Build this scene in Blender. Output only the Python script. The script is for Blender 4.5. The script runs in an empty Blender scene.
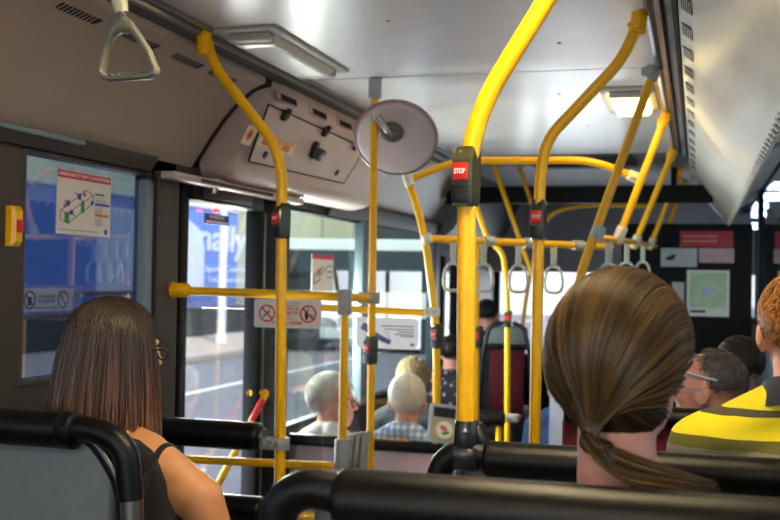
import bpy, bmesh, math, random
import numpy as np
from mathutils import Vector, Matrix, Euler
random.seed(7); rng = np.random.default_rng(11)
C = bpy.context.scene.collection
R = math.radians; PI = math.pi
E = 1.30            # eye height above the raised rear floor (floor z = 0)
FPX = 1050.0; ROLL = 0.017; VP = (698.0, 284.5)
_c, _s = math.cos(ROLL), math.sin(ROLL)
def _unroll(u, v):
    x = u - 390.0; y = 260.0 - v
    return _c*x - _s*y, _s*x + _c*y
def _ray(u, v, yaw, p):
    x, y = _unroll(u, v)
    d1 = FPX*math.cos(p) - y*math.sin(p); d2 = FPX*math.sin(p) + y*math.cos(p)
    return Vector((x*math.cos(yaw) - d1*math.sin(yaw), x*math.sin(yaw) + d1*math.cos(yaw), d2))
YAW, PIT = 0.0, 0.0
for _i in range(40):
    _r = _ray(*VP, YAW, PIT); YAW += math.atan2(_r.x, _r.y); PIT -= math.atan2(_r.z, math.hypot(_r.x, _r.y))
def ray(u, v): return _ray(u, v, YAW, PIT)
EYE = Vector((0, 0, E))
def A(u, v, Y):  r = ray(u, v); return EYE + r*(Y/r.y)          # point of the photo at depth Y along the bus
def AX(u, v, X): r = ray(u, v); return EYE + r*(X/r.x)          # point of the photo on a side wall
def AZ(u, v, Z): r = ray(u, v); return EYE + r*((Z-E)/r.z)      # point of the photo on a level surface

# ---------------------------------------------------------------- materials
def lin(c):
    def f(x): return x/12.92 if x <= 0.04045 else ((x+0.055)/1.055)**2.4
    if isinstance(c, str): c = [int(c[i:i+2], 16)/255 for i in (0, 2, 4)]
    return tuple(f(x) for x in c) + (1.0,)
def newmat(name):
    m = bpy.data.materials.new(name); m.use_nodes = True
    return m, m.node_tree.nodes, m.node_tree.links, m.node_tree.nodes['Principled BSDF']
def mat(name, col, rough=.5, metal=0, spec=.5, var=.06, vscale=40, bump=0, bscale=300, coat=0, emit=None, estr=0, sheen=0):
    m, n, l, b = newmat(name)
    b.inputs['Roughness'].default_value = rough; b.inputs['Metallic'].default_value = metal
    b.inputs['Specular IOR Level'].default_value = spec
    if coat: b.inputs['Coat Weight'].default_value = coat; b.inputs['Coat Roughness'].default_value = .12
    if sheen: b.inputs['Sheen Weight'].default_value = sheen
    tc = n.new('ShaderNodeTexCoord')
    c = lin(col)
    if var:
        nz = n.new('ShaderNodeTexNoise'); nz.inputs['Scale'].default_value = vscale; nz.inputs['Detail'].default_value = 4
        l.new(tc.outputs['Object'], nz.inputs['Vector'])
        cr = n.new('ShaderNodeValToRGB')
        cr.color_ramp.elements[0].position = .3; cr.color_ramp.elements[1].position = .7
        cr.color_ramp.elements[0].color = tuple(x*(1-var) for x in c[:3]) + (1,)
        cr.color_ramp.elements[1].color = tuple(min(1, x*(1+var)) for x in c[:3]) + (1,)
        l.new(nz.outputs['Fac'], cr.inputs['Fac']); l.new(cr.outputs['Color'], b.inputs['Base Color'])
    else: b.inputs['Base Color'].default_value = c
    if bump:
        nb = n.new('ShaderNodeTexNoise'); nb.inputs['Scale'].default_value = bscale; nb.inputs['Detail'].default_value = 3
        l.new(tc.outputs['Object'], nb.inputs['Vector'])
        bp = n.new('ShaderNodeBump'); bp.inputs['Strength'].default_value = bump; bp.inputs['Distance'].default_value = .002
        l.new(nb.outputs['Fac'], bp.inputs['Height']); l.new(bp.outputs['Normal'], b.inputs['Normal'])
    if emit is not None:
        b.inputs['Emission Color'].default_value = lin(emit); b.inputs['Emission Strength'].default_value = estr
    return m
def glass(name, tint=(1, 1, 1), refl=1.0, ior=1.5):
    m = bpy.data.materials.new(name); m.use_nodes = True; n = m.node_tree.nodes; l = m.node_tree.links; n.clear()
    o = n.new('ShaderNodeOutputMaterial'); mx = n.new('ShaderNodeMixShader'); t = n.new('ShaderNodeBsdfTransparent')
    g = n.new('ShaderNodeBsdfGlossy'); f = n.new('ShaderNodeFresnel'); f.inputs['IOR'].default_value = ior
    ge = n.new('ShaderNodeNewGeometry'); ma = n.new('ShaderNodeMath'); ma.operation = 'MULTIPLY_ADD'; ma.inputs[1].default_value = 1/ior-ior; ma.inputs[2].default_value = ior
    l.new(ge.outputs['Backfacing'], ma.inputs[0]); l.new(ma.outputs[0], f.inputs['IOR'])   # a thin pane mirrors alike from both sides
    g.inputs['Roughness'].default_value = .02; g.inputs['Color'].default_value = (refl, refl, refl, 1)
    t.inputs['Color'].default_value = (*tint, 1)
    l.new(f.outputs[0], mx.inputs[0]); l.new(t.outputs[0], mx.inputs[1]); l.new(g.outputs[0], mx.inputs[2]); l.new(mx.outputs[0], o.inputs[0])
    return m
def hairmat(name, stops, rough=.42, spec=.5):
    m, n, l, b = newmat(name)
    a = n.new('ShaderNodeAttribute'); a.attribute_name = 'tone'
    cr = n.new('ShaderNodeValToRGB')
    el = cr.color_ramp.elements
    while len(el) < len(stops): el.new(.5)
    for e, (p, c) in zip(el, stops): e.position = p; e.color = lin(c)
    l.new(a.outputs['Fac'], cr.inputs['Fac']); l.new(cr.outputs['Color'], b.inputs['Base Color'])
    b.inputs['Roughness'].default_value = rough; b.inputs['Specular IOR Level'].default_value = spec
    return m

# ---------------------------------------------------------------- mesh builder
class B:
    def __init__(s): s.bm = bmesh.new(); s.mi = 0
    def _tag(s, faces):
        for f in faces: f.material_index = s.mi
    def box(s, c, size, rot=None, bevel=0, seg=2):
        t = bmesh.new(); bmesh.ops.create_cube(t, size=1)
        for v in t.verts: v.co = Vector((v.co.x*size[0], v.co.y*size[1], v.co.z*size[2]))
        if bevel: bmesh.ops.bevel(t, geom=t.edges[:], offset=bevel, segments=seg, profile=.5, affect='EDGES')
        M = Matrix.Translation(Vector(c))
        if rot is not None: M = M @ (rot.to_4x4() if isinstance(rot, Matrix) else Euler(rot).to_matrix().to_4x4())
        s.add(t, M); return s
    def bb(s, x0, x1, y0, y1, z0, z1, bevel=0):
        return s.box(((x0+x1)/2, (y0+y1)/2, (z0+z1)/2), (abs(x1-x0), abs(y1-y0), abs(z1-z0)), None, bevel)
    def add(s, t, M=None):
        t.normal_update(); mp = {}
        for v in t.verts: mp[v] = s.bm.verts.new(M @ v.co if M is not None else v.co)
        for f in t.faces:
            try: nf = s.bm.faces.new([mp[v] for v in f.verts]); nf.material_index = s.mi
            except ValueError: pass
        t.free()
    def ring(s, c, nx, ny, r, seg, ry=None):
        ry = r if ry is None else ry
        return [s.bm.verts.new(c + nx*(r*math.cos(2*PI*k/seg)) + ny*(ry*math.sin(2*PI*k/seg))) for k in range(seg)]
    def loft(s, rings, cap=True, closed=False):
        n = len(rings[0]); fs = []
        pairs = list(zip(rings[:-1], rings[1:])) + ([(rings[-1], rings[0])] if closed else [])
        for a, b in pairs:
            for k in range(n): fs.append(s.bm.faces.new((a[k], a[(k+1) % n], b[(k+1) % n], b[k])))
        if cap and not closed:
            fs.append(s.bm.faces.new(rings[0][::-1])); fs.append(s.bm.faces.new(rings[-1]))
        s._tag(fs)
    def tube(s, pts, r, seg=16, flat=1.0, cap=True, up=None, closed=False):
        P = [Vector(p) for p in pts]; n = len(P); rings = []
        rs = r if hasattr(r, '__len__') else [r]*n
        prev = None
        for i in range(n):
            if closed: t = (P[(i+1) % n]-P[i-1]).normalized()
            elif i == 0: t = (P[1]-P[0]).normalized()
            elif i == n-1: t = (P[-1]-P[-2]).normalized()
            else: t = ((P[i+1]-P[i]).normalized() + (P[i]-P[i-1]).normalized()).normalized()
            if up is not None: nx = Vector(up) - t*t.dot(Vector(up)); nx.normalize()
            elif prev is None:
                nx = t.orthogonal().normalized()
            else: nx = (prev - t*t.dot(prev)).normalized()
            prev = nx; ny = t.cross(nx)
            rings.append(s.ring(P[i], nx, ny, rs[i], seg, rs[i]*flat))
        s.loft(rings, cap, closed); return s
    def cyl(s, a, b, r, seg=16, r2=None): return s.tube([a, b], [r, r if r2 is None else r2], seg)
    def pad(s, a, b, r, round_=.3, seg=20):              # a padded bar: a cylinder with rounded ends
        a, b = Vector(a), Vector(b); d = (b-a).normalized(); e = r*round_
        pts2, rs2 = [], []
        for k in range(7): q = k/6*PI/2; pts2.append(a + d*(e*(1-math.cos(q)))); rs2.append(r - e + e*math.sin(q))
        for k in range(7): q = PI/2 - k/6*PI/2; pts2.append(b - d*(e*(1-math.cos(q)))); rs2.append(r - e + e*math.sin(q))
        return s.tube(pts2, rs2, seg)
    def ell(s, c, r, rot=None, sub=3):
        t = bmesh.new(); bmesh.ops.create_icosphere(t, subdivisions=sub, radius=1)
        r = r if hasattr(r, '__len__') else (r, r, r)
        for v in t.verts: v.co = Vector((v.co.x*r[0], v.co.y*r[1], v.co.z*r[2]))
        M = Matrix.Translation(Vector(c))
        if rot is not None: M = M @ Euler(rot).to_matrix().to_4x4()
        s.add(t, M); return s
    def cap(s, a, ra, b, rb):
        a, b = Vector(a), Vector(b); s.ell(a, ra, None, 2); s.ell(b, rb, None, 2)
        if (a-b).length > 1e-4: s.tube([a, b], [ra, rb], 14)
        return s
    def prism(s, poly, O, U, V, N):                       # polygon (u,v) in frame O,U,V extruded along N
        O, U, V, N = map(Vector, (O, U, V, N))
        a = [s.bm.verts.new(O + U*p[0] + V*p[1]) for p in poly]; b = [s.bm.verts.new(v.co + N) for v in a]
        fs = [s.bm.faces.new(a[::-1]), s.bm.faces.new(b)]
        n = len(a)
        for k in range(n): fs.append(s.bm.faces.new((a[k], a[(k+1) % n], b[(k+1) % n], b[k])))
        s._tag(fs); return s
    def prism_y(s, poly, y0, y1): return s.prism(poly, (0, y0, 0), (1, 0, 0), (0, 0, 1), (0, y1-y0, 0))
    def ringflat(s, O, U, V, N, r0, r1, seg=32):         # flat ring with a thickness
        O, U, V, N = map(Vector, (O, U, V, N)); rr = []
        for (r, h) in ((r0, 0), (r1, 0), (r1, 1), (r0, 1)):
            rr.append([s.bm.verts.new(O + U*(r*math.cos(2*PI*k/seg)) + V*(r*math.sin(2*PI*k/seg)) + N*h) for k in range(seg)])
        s.loft(rr, False, True); return s
    def lathe(s, prof, O, axis, seg=32, cap=True):        # prof: (radius, along axis)
        O = Vector(O); ax = Vector(axis).normalized(); nx = ax.orthogonal().normalized(); ny = ax.cross(nx)
        s.loft([s.ring(O + ax*h, nx, ny, max(r, 1e-4), seg) for r, h in prof], cap); return s
    def disc(s, poly): s._tag([s.bm.faces.new([s.bm.verts.new(Vector(p)) for p in poly])]); return s
    def mesh(s, name):
        bmesh.ops.recalc_face_normals(s.bm, faces=s.bm.faces[:])
        me = bpy.data.meshes.new(name); s.bm.to_mesh(me); s.bm.free(); return me
def fillet(pts, rad, n=7):
    P = [Vector(p) for p in pts]; out = [P[0]]
    for i in range(1, len(P)-1):
        r_ = rad[i-1] if hasattr(rad, '__len__') else rad
        a, b, c = P[i-1], P[i], P[i+1]
        d = min(r_, (a-b).length*.49, (c-b).length*.49)
        p0 = b + (a-b).normalized()*d; p2 = b + (c-b).normalized()*d
        for k in range(n+1):
            t = k/n; out.append(p0*(1-t)**2 + b*2*t*(1-t) + p2*t*t)
    out.append(P[-1]); return out

# ---------------------------------------------------------------- objects
W = {}
def thing(name, label, cat, loc=(0, 0, 0), rotz=0, group=None):
    o = bpy.data.objects.new(name, None); C.objects.link(o); o.empty_display_size = .05
    o.location = loc; o.rotation_euler = (0, 0, rotz); o['label'] = label; o['category'] = cat
    if group: o['group'] = group
    W[o.name] = Matrix.Translation(Vector(loc)) @ Matrix.Rotation(rotz, 4, 'Z'); return o
def obj(name, b, mats, parent=None, base=None, local=False, smooth=True, angle=.7):
    me = b.mesh(name) if isinstance(b, B) else b
    for m in (mats if isinstance(mats, (list, tuple)) else [mats]): me.materials.append(m)
    o = bpy.data.objects.new(name, me); C.objects.link(o)
    if parent is not None:
        o.parent = parent; W[o.name] = W[parent.name]
        if not local: me.transform(W[parent.name].inverted())
    else:
        L = Vector(base) if base is not None else Vector((0, 0, 0))
        me.transform(Matrix.Translation(-L)); o.location = L; W[o.name] = Matrix.Translation(L)
    if smooth and len(me.polygons):
        me.polygons.foreach_set('use_smooth', [True]*len(me.polygons)); me.set_sharp_from_angle(angle=angle)
    return o
def tag(o, label, cat, group=None):
    o['label'] = label; o['category'] = cat
    if group: o['group'] = group
    return o
def struct(name, b, mats, **k):
    o = obj(name, b, mats, **k); o['kind'] = 'structure'; return o
def dup(root, loc, label=None, group=None, rotz=None):
    r = root.copy(); C.objects.link(r); r.location = loc
    if rotz is not None: r.rotation_euler = (0, 0, rotz)
    if label: r['label'] = label
    if group: r['group'] = group
    W[r.name] = Matrix.Translation(Vector(loc)) @ Matrix.Rotation(r.rotation_euler.z, 4, 'Z')
    for ch in list(root.children):
        c = ch.copy(); C.objects.link(c); c.parent = r
        for g in list(ch.children):
            d = g.copy(); C.objects.link(d); d.parent = c
    return r
def text(name, s, O, U, N, h, m, parent=None, align='CENTER', width=None, depth=.0006, bold=False, shear=0):
    """lettering of height h centred on O, reading along U, facing N"""
    cu = bpy.data.curves.new(name, 'FONT'); cu.body = s; cu.size = 1; cu.align_x = align; cu.align_y = 'CENTER'; cu.extrude = .02
    cu.resolution_u = 2; cu.shear = shear
    if bold: cu.offset = .02
    t = bpy.data.objects.new('tmp', cu); C.objects.link(t); bpy.context.view_layer.update()
    me = bpy.data.meshes.new_from_object(t.evaluated_get(bpy.context.evaluated_depsgraph_get()))
    bpy.data.objects.remove(t); bpy.data.curves.remove(cu)
    U = Vector(U).normalized(); N = Vector(N).normalized(); V = N.cross(U).normalized()
    xs = [v.co.x for v in me.vertices]; w = (max(xs)-min(xs)) or 1
    k = h*1.35; kx = width/w if width else k
    cx = (max(xs)+min(xs))/2 if align == 'CENTER' else 0
    M = Matrix(((U.x*kx, V.x*k, N.x*depth/.02, 0), (U.y*kx, V.y*k, N.y*depth/.02, 0), (U.z*kx, V.z*k, N.z*depth/.02, 0), (0, 0, 0, 1)))
    me.transform(Matrix.Translation(Vector(O)) @ M @ Matrix.Translation(Vector((-cx, 0, 0))))
    return obj(name, me, m, parent, smooth=False)
def remesh(b, voxel, smooth=6, name='body'):
    me = b.mesh('tmp'); o = bpy.data.objects.new('tmp', me); C.objects.link(o)
    md = o.modifiers.new('r', 'REMESH'); md.mode = 'VOXEL'; md.voxel_size = voxel
    if smooth:
        ms = o.modifiers.new('s', 'SMOOTH'); ms.factor = .5; ms.iterations = smooth
    bpy.context.view_layer.update()
    out = bpy.data.meshes.new_from_object(o.evaluated_get(bpy.context.evaluated_depsgraph_get()))
    bpy.data.objects.remove(o); bpy.data.meshes.remove(me); out.name = name; return out
def cut(me, co, no):                                     # keep the side the normal points away from
    bm = bmesh.new(); bm.from_mesh(me)
    bmesh.ops.bisect_plane(bm, geom=bm.verts[:]+bm.edges[:]+bm.faces[:], plane_co=co, plane_no=no, clear_outer=True)
    bm.to_mesh(me); bm.free(); return me
def strands(name, S, rad, tone, m, parent, sides=3):
    """S (N,K,3) world points; rad (N,K) or scalar; tone (N,K): colour position along the ramp"""
    S = np.asarray(S, float); N, K, _ = S.shape
    rad = np.broadcast_to(np.asarray(rad, float), (N, K)); tone = np.broadcast_to(np.asarray(tone, float), (N, K))
    T = np.gradient(S, axis=1); T /= np.linalg.norm(T, axis=2, keepdims=True) + 1e-9
    ref = np.where(np.abs(T[..., 2:3]) > .9, np.array([1., 0, 0]), np.array([0, 0, 1.]))
    U = np.zeros_like(T); u = np.cross(T[:, 0], ref[:, 0])
    for k in range(K):                                   # carry the frame along the strand, so tubes never pinch
        u = u - T[:, k]*(u*T[:, k]).sum(-1, keepdims=True); u /= np.linalg.norm(u, axis=1, keepdims=True) + 1e-9; U[:, k] = u
    V = np.cross(T, U)
    ang = np.arange(sides)*2*PI/sides
    P = S[:, :, None, :] + rad[:, :, None, None]*(np.cos(ang)[None, None, :, None]*U[:, :, None, :] + np.sin(ang)[None, None, :, None]*V[:, :, None, :])
    co = P.reshape(-1, 3)
    idx = np.arange(N*K*sides).reshape(N, K, sides)
    a = idx[:, :-1]; b = idx[:, 1:]
    F = np.stack([a, np.roll(a, -1, 2), np.roll(b, -1, 2), b], -1).reshape(-1, 4)
    me = bpy.data.meshes.new(name); me.vertices.add(len(co)); me.vertices.foreach_set('co', co.ravel())
    me.loops.add(F.size); me.loops.foreach_set('vertex_index', F.ravel())
    me.polygons.add(len(F)); me.polygons.foreach_set('loop_start', np.arange(0, F.size, 4))
    me.polygons.foreach_set('use_smooth', np.ones(len(F), bool))
    me.update(); me.validate()
    at = me.attributes.new('tone', 'FLOAT', 'POINT'); at.data.foreach_set('value', np.repeat(tone.reshape(-1), sides))
    me.materials.append(m)
    o = bpy.data.objects.new(name, me); C.objects.link(o); o.parent = parent; me.transform(W[parent.name].inverted()); W[o.name] = W[parent.name]
    return o
SKY, SUN, EXPOSURE = 1.0, 3.0, 1.0; FILL = (7, 14, 75, 14)  # the last tuple holds watts of the unseen lamps added at openings
# ================================================================= materials
m_yellow = mat('yellow_paint', 'ffbf00', .36, spec=.4, var=0, vscale=30, coat=.1)
m_yellow_scuff = mat('yellow_paint_scuffed', 'e8ab08', .4, var=.05, vscale=60, coat=.1)
m_clamp = mat('grey_plastic_clamp', 'a3a9ab', .45, var=.05)
m_white_clamp = mat('cream_plastic_clamp', 'd9d6c4', .4, var=.05)
m_steel = mat('brushed_steel', 'b5b3ae', .28, metal=1, var=.06, vscale=120)
m_black = mat('black_vinyl', '090807', .33, spec=.27, var=.15, bump=.35, bscale=420)
m_blackp = mat('black_plastic', '121213', .4, var=.1)
m_rubber = mat('black_rubber', '0c0c0d', .6, var=.1)
m_olive = mat('dark_olive_plastic', '3a3a22', .28, var=.1, coat=.2)
m_red = mat('red_button', 'b8241a', .35, var=.03, emit='e82a12', estr=.06)
m_whiteink = mat('white_ink', 'f5f2ee', .5, var=0)
m_blackink = mat('black_ink', '1a1a1c', .5, var=0)
m_redink = mat('red_ink', 'd2232c', .5, var=0)
m_blueink = mat('blue_ink', '2b4fae', .5, var=0)
m_greenink = mat('green_ink', '3b8f3a', .5, var=0)
m_orangeink = mat('orange_ink', 'e0663a', .5, var=0)
m_greyink = mat('grey_ink', '8b8b90', .5, var=0)
m_ceil = mat('ceiling_panel', 'efedf0', .24, spec=.5, var=.03, vscale=6)
m_ceil_dark = mat('dark_ceiling_panel', '77777c', .5, var=.05)
m_groove = mat('ceiling_groove', '3f332e', .6, var=.05)
m_rail = mat('anodised_aluminium_rail', '8f8c8d', .3, metal=.7, var=.05)
m_raildark = mat('dark_rail_channel', '3c3837', .5, var=.05)
m_cove = mat('warm_grey_moulding', 'b0a096', .42, var=.05, vscale=5, bump=.12, bscale=500)
m_cover = mat('pinkish_grey_cover', 'c6b3b0', .45, var=.04, vscale=8)
m_cover_r = mat('pale_grey_moulding', 'd8d4ca', .36, var=.04, vscale=4)
m_slot = mat('black_slot', '0b0a0a', .7, var=0)
m_pillar = mat('dark_brown_trim', '3b3431', .5, var=.08, bump=.1)
m_gasket = mat('blue_grey_gasket', '7d8e98', .5, var=.05)
m_wall = mat('grey_side_panel', '5b5a5e', .55, var=.06, bump=.1)
m_floor = mat('speckled_grey_vinyl', '76767a', .55, var=.4, vscale=500)
m_dooredge = mat('door_black', '0b0a0c', .55, spec=.2, var=.1)
m_glass = glass('clear_glass', (.93, .96, .95))
m_tint = glass('tinted_glass', (.105, .135, .18), 1.0, 1.6)
m_tint2 = glass('lightly_tinted_glass', (.62, .72, .68))
m_panelglass = glass('partition_glass', (.96, .97, .96))
m_paper = mat('sign_white', 'ece6e0', .5, var=.02)
m_paper_bright = mat('poster_white', 'fbfbfa', .45, var=.01)
m_seatgrey = mat('grey_seat_shell', '6d7577', .5, var=.06, bump=.15, bscale=250)
m_seatblue = mat('dark_blue_moquette', '27324a', .9, var=.4, vscale=90, sheen=.3)
m_pinkpanel = mat('mauve_seat_shell', 'c3a6ab', .55, var=.05)
m_pale_shell = mat('lilac_seat_shell', 'b3b2c4', .5, var=.05)
m_frame = mat('black_powder_coat', '191817', .3, var=.08, coat=.3)
m_skin = mat('skin_light', 'd8a184', .5, var=.06, vscale=30, spec=.4)
m_skin_tan = mat('skin_tanned', 'c68a5e', .48, var=.06, vscale=30, spec=.4)
m_skin_pink = mat('skin_pink', 'd99a86', .5, var=.08, vscale=30, spec=.4)
m_eye = mat('eye_white', 'e8e4dc', .2, var=0)
m_lens = glass('spectacle_lens', (.95, .95, .95))
m_lamp_off = mat('lamp_diffuser', 'e6e4da', .25, var=.08, vscale=25)
m_lamp_on = mat('lit_lamp_diffuser', 'fff2c8', .3, var=0, emit='ffe6b4', estr=30)
m_lamp_far = mat('warm_lit_diffuser', 'fff0c0', .3, var=0, emit='ffd982', estr=9)
m_lamp_house = mat('lamp_housing', 'b6b5ac', .4, var=.04)
m_mirrorback = mat('mirror_back_plastic', 'd2c6c8', .4, var=.03, vscale=10)
m_strap = mat('grey_strap_plastic', '6f7064', .42, var=.06)
m_palestrap = mat('pale_grey_strap', 'b0b7b3', .4, var=.06)
def redfabric():
    m, n, l, b = newmat('burgundy_moquette'); tc = n.new('ShaderNodeTexCoord')
    v = n.new('ShaderNodeTexVoronoi'); v.inputs['Scale'].default_value = 14; l.new(tc.outputs['Object'], v.inputs['Vector'])
    r = n.new('ShaderNodeValToRGB'); r.color_ramp.elements[0].position = .09; r.color_ramp.elements[1].position = .14
    r.color_ramp.elements[0].color = lin('8a5a2c'); r.color_ramp.elements[1].color = lin('641322')
    l.new(v.outputs['Distance'], r.inputs['Fac']); l.new(r.outputs['Color'], b.inputs['Base Color']); b.inputs['Roughness'].default_value = .85
    return m
m_redfab = redfabric()
def bands(name, stops, axis='Z', rough=.85, scale=1.0):
    """cloth with constant bands along an object axis: stops (position in metres + 1, colour)"""
    m, n, l, b = newmat(name); tc = n.new('ShaderNodeTexCoord'); sp = n.new('ShaderNodeSeparateXYZ'); l.new(tc.outputs['Object'], sp.inputs[0])
    nz = n.new('ShaderNodeTexNoise'); nz.inputs['Scale'].default_value = 9; l.new(tc.outputs['Object'], nz.inputs['Vector'])
    ad = n.new('ShaderNodeMath'); ad.operation = 'MULTIPLY_ADD'; ad.inputs[1].default_value = .012; l.new(nz.outputs['Fac'], ad.inputs[0]); l.new(sp.outputs[axis], ad.inputs[2])
    r = n.new('ShaderNodeValToRGB'); r.color_ramp.interpolation = 'CONSTANT'; el = r.color_ramp.elements
    while len(el) < len(stops): el.new(.5)
    for e, (p, c) in zip(el, stops): e.position = p; e.color = lin(c)
    dv = n.new('ShaderNodeMath'); dv.operation = 'MULTIPLY'; dv.inputs[1].default_value = scale; l.new(ad.outputs[0], dv.inputs[0])
    l.new(dv.outputs[0], r.inputs['Fac']); l.new(r.outputs['Color'], b.inputs['Base Color']); b.inputs['Roughness'].default_value = rough
    return m
def check():
    m, n, l, b = newmat('blue_check_cloth'); tc = n.new('ShaderNodeTexCoord')
    a = n.new('ShaderNodeTexWave'); a.wave_type = 'BANDS'; a.bands_direction = 'X'; a.inputs['Scale'].default_value = 9
    c = n.new('ShaderNodeTexWave'); c.wave_type = 'BANDS'; c.bands_direction = 'Z'; c.inputs['Scale'].default_value = 9
    l.new(tc.outputs['Object'], a.inputs['Vector']); l.new(tc.outputs['Object'], c.inputs['Vector'])
    x = n.new('ShaderNodeMath'); x.operation = 'ADD'; l.new(a.outputs['Fac'], x.inputs[0]); l.new(c.outputs['Fac'], x.inputs[1])
    r = n.new('ShaderNodeValToRGB'); el = r.color_ramp.elements; el[0].position = .25; el[1].position = .9
    el[0].color = lin('86a6d6'); el[1].color = lin('f1f3f7'); e = el.new(.6); e.color = lin('b9cce8')
    h = n.new('ShaderNodeMath'); h.operation = 'MULTIPLY'; h.inputs[1].default_value = .5; l.new(x.outputs[0], h.inputs[0])
    l.new(h.outputs[0], r.inputs['Fac']); l.new(r.outputs['Color'], b.inputs['Base Color']); b.inputs['Roughness'].default_value = .9
    return m
m_check = check()
def floral():
    m, n, l, b = newmat('dark_floral_cloth'); tc = n.new('ShaderNodeTexCoord')
    v = n.new('ShaderNodeTexVoronoi'); v.inputs['Scale'].default_value = 22; l.new(tc.outputs['Object'], v.inputs['Vector'])
    r = n.new('ShaderNodeValToRGB'); el = r.color_ramp.elements; el[0].position = .2; el[1].position = .35
    el[0].color = lin('9a7a86'); el[1].color = lin('1d1a26'); l.new(v.outputs['Distance'], r.inputs['Fac'])
    l.new(r.outputs['Color'], b.inputs['Base Color']); b.inputs['Roughness'].default_value = .9; return m
m_floral = floral()
def cloth(name, c): return mat(name, c, .9, var=.12, vscale=60, sheen=.2, bump=.15, bscale=400)
m_blackcloth = cloth('black_cotton', '0e0e12'); m_white_shirt = cloth('white_cotton', 'dcdce2'); m_navy = cloth('navy_cloth', '1b2030')
m_denim = cloth('blue_denim', '3a568c'); m_trousers = cloth('grey_trousers', '44464c'); m_green = cloth('green_cotton', '1f5a41')
m_maroon = cloth('maroon_cloth', '3f1c22'); m_dkjacket = cloth('charcoal_cloth', '22242a')
# outdoors
m_road = mat('asphalt', '77757f', .85, var=.12, vscale=3, bump=.2, bscale=60)
m_path = mat('concrete_path', 'b3a69f', .85, var=.08, vscale=2)
m_kerb = mat('kerb_stone', 'a39a96', .85, var=.08)
m_line = mat('road_paint', 'e4e4e8', .7, var=.08, vscale=8)
m_hoard = mat('blue_hoarding', '6285d4', .5, var=.08, vscale=.6)
m_hoardwhite = mat('hoarding_white', 'c6d2ee', .5, var=.04, vscale=1)
m_fence = mat('dark_fence_paint', '3b3d46', .5, var=.1)
m_post = mat('pale_post_paint', 'cfd3da', .5, var=.05)
m_cream = mat('cream_cladding', 'd6d6b8', .7, var=.05, vscale=.3)
m_darkbuild = mat('dark_facade', '39423f', .6, var=.3, vscale=.4)
m_coach = mat('coach_white', 'd8e0dc', .35, var=.04, vscale=1)
m_coachglass = mat('coach_dark_glass', '202a2a', .12, spec=.8, var=.1, vscale=1)
m_tyre = mat('tyre', '151515', .8, var=.1)
m_station = mat('dark_station_wall', '2b2f38', .7, var=.2, vscale=.8)
m_glint = mat('window_glint_glow', 'cfe0ff', .3, var=0, emit='b9d2ff', estr=16)
m_film = mat('decal_film', 'aab6c8', .4, var=0); m_film.node_tree.nodes['Principled BSDF'].inputs['Alpha'].default_value = .35
# ================================================================= the bus shell
CE = E + .86                     # ceiling height
XL, XLO = -2.05, -2.11           # left wall, inner and outer face
XR, XRO = .42, .48               # right wall
Y0, YF = -1.6, 10.9              # back wall, windscreen
LOW = -.40                       # low floor ahead of the steps
RX0, RX1 = -1.62, -.17           # ceiling rails
f = B(); f.bb(XLO, XRO, Y0, 3.78, -.46, 0); f.bb(XLO, XRO, 3.78, YF, LOW-.06, LOW); f.bb(-.62, XRO, 3.781, 7.6, LOW+.001, -.12)
struct('floor', f, m_floor, smooth=False)
# ceiling: painted panels with narrow dark joints and screw heads
c = B(); ys = [Y0, 1.6, 4.27, 7.1]
for a, b_ in zip(ys[:-1], ys[1:]): c.bb(RX0, RX1, a+.007, b_-.007, CE, CE+.02)
c.mi = 1; c.bb(XLO, XRO, Y0, 7.1, CE+.02, CE+.08)
c.mi = 2; c.bb(XLO, XRO, 7.1, YF, CE-.0, CE+.08)
c.mi = 3
for u, v in ((559, 43), (559, 94), (588, 126), (388, 21), (700-70, 140)):
    p = AZ(u, v, CE); c.lathe([(.0085, 0), (.007, -.003), (.001, -.004)], p, (0, 0, 1), 12)
struct('ceiling', c, [m_ceil, m_groove, m_ceil_dark, m_steel], angle=.5)
# ceiling rails (extrusions along both edges of the ceiling)
def rail(x, s):
    r = B()
    r.prism_y([(x, CE+.0), (x, CE-.012), (x+s*.012, CE-.016), (x+s*.016, CE-.008), (x+s*.03, CE-.008), (x+s*.034, CE-.028), (x+s*.05, CE-.03), (x+s*.055, CE-.012), (x+s*.055, CE+.02), (x, CE+.02)], Y0, 7.1)
    r.mi = 1; r.prism_y([(x+s*.055, CE-.014), (x+s*.085, CE-.034), (x+s*.1, CE-.034), (x+s*.1, CE+.01), (x+s*.055, CE+.01)], Y0, 7.1)
    return r
struct('trim_1', rail(RX0, -1), [m_rail, m_raildark], smooth=False)
struct('trim_2', rail(RX1, 1), [m_rail, m_raildark], smooth=False)
# left moulding between ceiling and window tops
def zq(d): return E + d
lc = [(-1.72, zq(.80)), (-1.78, zq(.775)), (-1.85, zq(.72)), (-1.91, zq(.655)), (-1.97, zq(.575)), (-2.02, zq(.50)), (-2.05, zq(.455))]
back = [(XLO, zq(.455)), (XLO, zq(.87)), (-1.72, zq(.87))]
left_up = B(); left_up.prism_y(lc+back, Y0, 3.99); left_up.prism_y(lc+back, 5.92, 8.3)
left_up.mi = 1; left_up.prism_y([(-2.0, zq(.455)), (-2.05, zq(.46)), (XLO, zq(.46)), (XLO, zq(.40)), (-2.03, zq(.40)), (-2.0, zq(.445))], Y0, 3.62)
left_up.prism_y([(-2.0, zq(.455)), (-2.05, zq(.46)), (XLO, zq(.46)), (XLO, zq(.36)), (-2.03, zq(.36)), (-2.0, zq(.445))], 5.66, 8.3)
left_up.mi = 2; left_up.prism_y([(x-.022, z+.004) for x, z in lc]+back, 3.992, 4.1)  # black filler put in for the shade in the gap before the cover
struct('trim_3', left_up, [m_cove, m_pillar, m_slot], angle=.9)
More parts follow.
